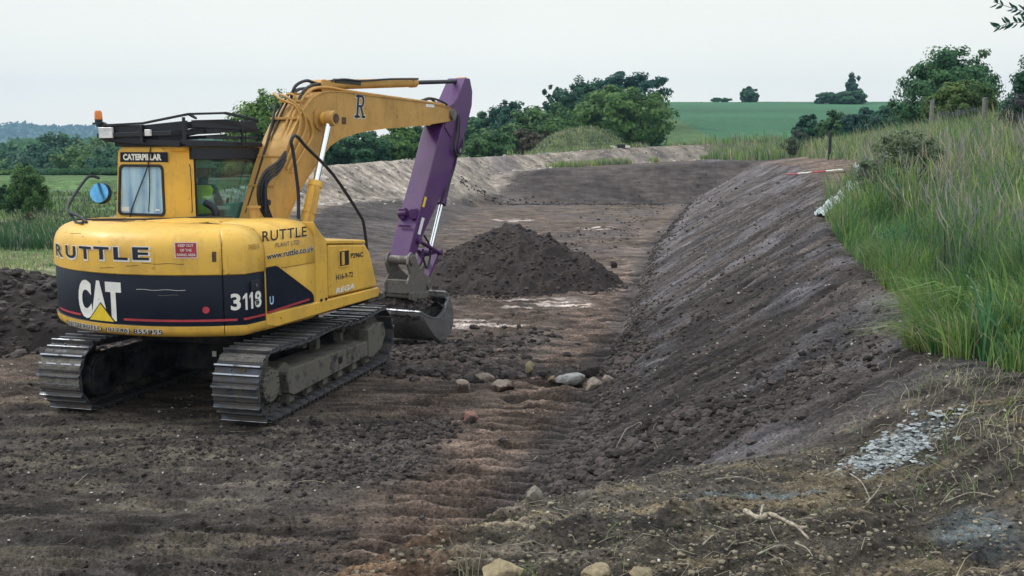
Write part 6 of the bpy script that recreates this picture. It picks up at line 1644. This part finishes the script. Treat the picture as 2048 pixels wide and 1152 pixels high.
# ranging rod: red and white, lying on the bare shoulder
A = (13.4, 43.5); B_ = (15.6, 47.0)
def rod():
    d0 = 26.5; x0 = (1575 - 1024) / 2000 * d0; d1 = 27.6; x1 = (1686 - 1024) / 2000 * d1
    x0, d0 = G(1572, 354); x1, d1 = G(1686, 346); p0 = Vector((x0, d0, gz(x0, d0) + .03)); p1 = Vector((x1, d1, gz(x1, d1) + .04))
    mid = height(np.linspace(x0, x1, 12), np.linspace(d0, d1, 12)); lift = max(0, max(mid[k] - (p0.z + (p1.z - p0.z) * k / 11) for k in range(12)))
    p0.z += lift; p1.z += lift
    T = empty('ranging_rod', p0); tag(T, 'red and white banded survey rod lying on the bare soil above the bank', 'survey rod')
    for k in range(4):
        a, c = p0.lerp(p1, k / 4) - p0, p0.lerp(p1, (k + 1) / 4) - p0; b = MB(); b.cyl(a, c, .022, 10); b.build('band', [M['red'] if k % 2 == 0 else M['white']], T)
rod()
# crumpled plastic sheet in the grass
def sheet(name, lab, cx, cy, w, l, rot, mat, cat, n=46, amp=.16, seed=4, lift=.10):
    g, h_ = np.meshgrid(np.linspace(-.5, .5, n), np.linspace(-.5, .5, n), indexing='ij'); c, s = math.cos(rot), math.sin(rot)
    ww = w * (1 + .5 * fbm(g * 2, h_ * 3, seed, 2)); X = cx + g * ww * c - h_ * l * s; Y = cy + g * ww * s + h_ * l * c
    Z = height(X, Y) + lift + amp * np.abs(fbm(g * 5, h_ * 5, seed + 1, 3, .5))
    V = np.stack([X - cx, Y - cy, Z], -1).reshape(-1, 3); i = np.arange(n - 1)[:, None] * n + np.arange(n - 1)[None]
    o = mesh_np(name, V, np.stack([i, i + n, i + n + 1, i + 1], -1).reshape(-1, 4), M[mat]); o.location = (cx, cy, 0)
    m = o.modifiers.new('s', 'SOLIDIFY'); m.thickness = .006; return tag(o, lab, cat)
pa, pb = G(1650, 430), G(1714, 370); sheet('plastic_sheet', 'long crumpled white plastic sheet lying along the grass edge above the bank', (pa[0] + pb[0]) / 2, (pa[1] + pb[1]) / 2, .26, math.hypot(pb[0] - pa[0], pb[1] - pa[1]) * 1.05, -math.atan2(pb[0] - pa[0], pb[1] - pa[1]), 'plastic', 'plastic sheet', lift=.03, amp=.20, n=70)
x, y = G(1745, 388); sheet('plastic_sheet', 'torn scrap of white plastic at the far end of the long crumpled sheet', x, y, .6, .35, .2, 'plastic', 'plastic sheet', lift=.42, amp=.4, seed=12)
# flaky pale clay at the lower right
def clay():
    cx, cy = G(1795, 905); n = 620; u = rng.normal(0, .085, n); v = rng.normal(0, .15, n); x = cx + v * .95 - u * .5; y = cy + v * .55 + u * .9
    z = height(x, y); o = lumps('clay_patch', np.stack([x, y, z], 1), .008 + .028 * rng.random(n) ** 1.5, M['chalk'], True, flat=.35, sink=.0, rough=.45); return tag(o, kind='stuff')
clay()
# broken branch and twigs
def stick_obj(name, lab, pts, r, mat, cat, group=None, sub=None):
    P = [(x, y, gz(x, y) + h) for x, y, h in pts]; b = MB(); q = catmull(P, 5); b.tube(q, [r * (1 - .55 * k / len(q)) * (1 + .25 * math.sin(k * 1.9)) for k in range(len(q))], 8)
    for s_ in (sub or []): b.hose([(x, y, gz(x, y) + h) for x, y, h in s_], r * .45, 6)
    return tag(b.build(name, [M[mat]], smooth=True), lab, cat, group)
x0, y0 = G(1495, 1045); x1, y1 = G(1612, 1064); L = x1 - x0
M['pale_wood'] = plain('peeled_wood', (.34, .30, .235), .9, 0, .6, 40, 1)
stick_obj('broken_branch', 'short gnarled pale branch lying on the near soil at the bottom right', [(x0, y0 + .06, .03), (x0 + .25 * L, y0 - .03, .03), (x0 + .5 * L, y0 + .01, .035), (x0 + .8 * L, y1, .03), (x1, y1, .02)], .0125, 'pale_wood', 'branch',
          sub=[[(x0 + .25 * L, y0 - .02, .03), (x0 + .42 * L, y0 + .08, .06)], [(x0 + .8 * L, y1, .03), (x0 + .95 * L, y1 - .08, .01)]])
GW = 'pale dead stems lying on the near soil'
tw = [(1700, 955, 1740, 1005, 'dark forked'), (1735, 1010, 1765, 968, 'short pale upright'), (1430, 965, 1520, 972, 'long thin'), (1650, 957, 1690, 962, 'pale stubby'), (1890, 1010, 1990, 1000, 'broad pale'), (1920, 985, 1880, 1015, 'leaning pale'), (1860, 830, 1900, 850, 'straw-coloured'),
      (1590, 1093, 1625, 1118, 'curved'), (1515, 1117, 1590, 1111, 'straight'), (1405, 1098, 1440, 1082, 'small bent'), (1258, 858, 1230, 905, 'hooked root-like'), (1262, 858, 1292, 868, 'curling root-like'), (1318, 842, 1285, 852, 'thick white'), (1075, 915, 1050, 925, 'tiny bleached'),
      (575, 972, 650, 970, 'long straw-like'), (150, 975, 175, 950, 'forked white'), (405, 925, 440, 918, 'stiff white')]
for i, (ax, ay, bx_, by_, ad) in enumerate(tw):
    p, q = G(ax, ay), G(bx_, by_); m = ((p[0] + q[0]) / 2 + .02, (p[1] + q[1]) / 2 + .03)
    where = 'on the soil at the lower right' if ax > 1400 else ('at the foot of the bank' if ax > 1000 else 'on the dark soil in the left foreground')
    stick_obj('dead_stem', f'{ad} dead stem lying {where}', [(p[0], p[1], .012), (m[0], m[1], .03), (q[0], q[1], .012)], .0042, 'stem', 'dead stem', GW)
# loose straw and roots, uncountable
n = 620; r_ = 3.4 * 3.2 ** rng.random(n); t = np.radians(rng.uniform(-28, 30, n)); x, y = r_ * np.sin(t), r_ * np.cos(t)
xt, xc = zones(x, y); keep = (rng.random(n) < np.where((x > xt + .1) | (y < 5), 1, .25)); x, y = x[keep], y[keep]
b = MB()
for xx, yy in zip(x, y):
    a = random.uniform(0, PI) if random.random() < .5 else random.gauss(.3, .4); l = random.uniform(.03, .14); zz = gz(xx, yy) + .008; q = random.gauss(0, .02)
    b.tube([(xx, yy, zz), (xx + math.cos(a) * l / 2 + q, yy + math.sin(a) * l / 2, gz(xx + math.cos(a) * l / 2, yy + math.sin(a) * l / 2) + .02), (xx + math.cos(a) * l, yy + math.sin(a) * l, gz(xx + math.cos(a) * l, yy + math.sin(a) * l) + .006)], .0018, 4, cap=False)
tag(b.build('straw_litter', [M['stem']]), kind='stuff')
# sprig of leaves hanging in from a tree that stands beyond the right edge
def sprig():
    d = 6.0; ox, oz = (2075 - 1024) / 2000 * d, CAM_H + (303.5 - 42) / 2000 * d
    T = empty('leafy_sprig', (ox, d, oz)); tag(T, 'sprig of blue-green leaves hanging in at the top right corner', 'sprig')
    b = MB(); lv = MB()
    def leafat(c, a, l, w, roll):
        a = Vector(a).normalized(); u = a.cross(Vector((math.sin(roll), math.cos(roll), .3))).normalized(); c = Vector(c); nrm = a.cross(u)
        P = [c, c + a * l * .35 + u * w + nrm * .004, c + a * l * .75 + u * w * .7, c + a * l - nrm * .006, c + a * l * .75 - u * w * .7, c + a * l * .35 - u * w + nrm * .004]
        lv.add(P, [(0, 1, 2, 3), (0, 3, 4, 5)])
    twigs = [[(.0, 0, .02), (-.10, 0, .02), (-.20, 0, .035), (-.34, .02, .085)], [(-.02, 0, .0), (-.12, .02, -.03), (-.24, .0, -.04), (-.33, .0, -.07)], [(-.10, 0, .02), (-.14, 0, .09), (-.17, 0, .14)]]
    for tw_ in twigs:
        b.hose(tw_, .0018, 5); q = catmull(tw_, 5)
        for k in range(2, len(q) - 0):
            for s_ in (-1, 1):
                if random.random() < .75:
                    dirv = (q[min(k, len(q) - 1)] - q[k - 1]).normalized() + Vector((0, random.uniform(-.5, .5), s_ * random.uniform(.5, 1.2)))
                    leafat(q[k - 1], dirv, random.uniform(.035, .062), random.uniform(.006, .010), random.uniform(-1, 1))
    b.build('twig', [M['bark']], T); lv.build('leaves', [M['leaf_blue']], T)
    b = MB(); b.hose([(.0, 0, .02), (.4, 0, .1), (1.2, .3, -.3), (1.6, .5, -1.2), (1.7, .5, -2.9)], [.004 + .03 * k / 24 for k in range(25)], 8); b.build('branch', [M['bark']], T)
sprig()

# ------------------------------------------------------------------ haze
hz = bpy.data.materials.new('air'); hz.use_nodes = True; nt = hz.node_tree; nt.nodes.clear()
o_ = N(nt, 'ShaderNodeOutputMaterial'); pv = N(nt, 'ShaderNodeVolumePrincipled'); pv.inputs['Color'].default_value = (.42, .70, 1.0, 1); pv.inputs['Density'].default_value = .00028; pv.inputs['Anisotropy'].default_value = .1
nt.links.new(pv.outputs[0], o_.inputs['Volume'])
b = MB(); b.box((-200, 1060, 60), (5200, 2400, 200)); hzo = b.build('haze', [hz]); tag(hzo, kind='stuff'); hzo.visible_shadow = True
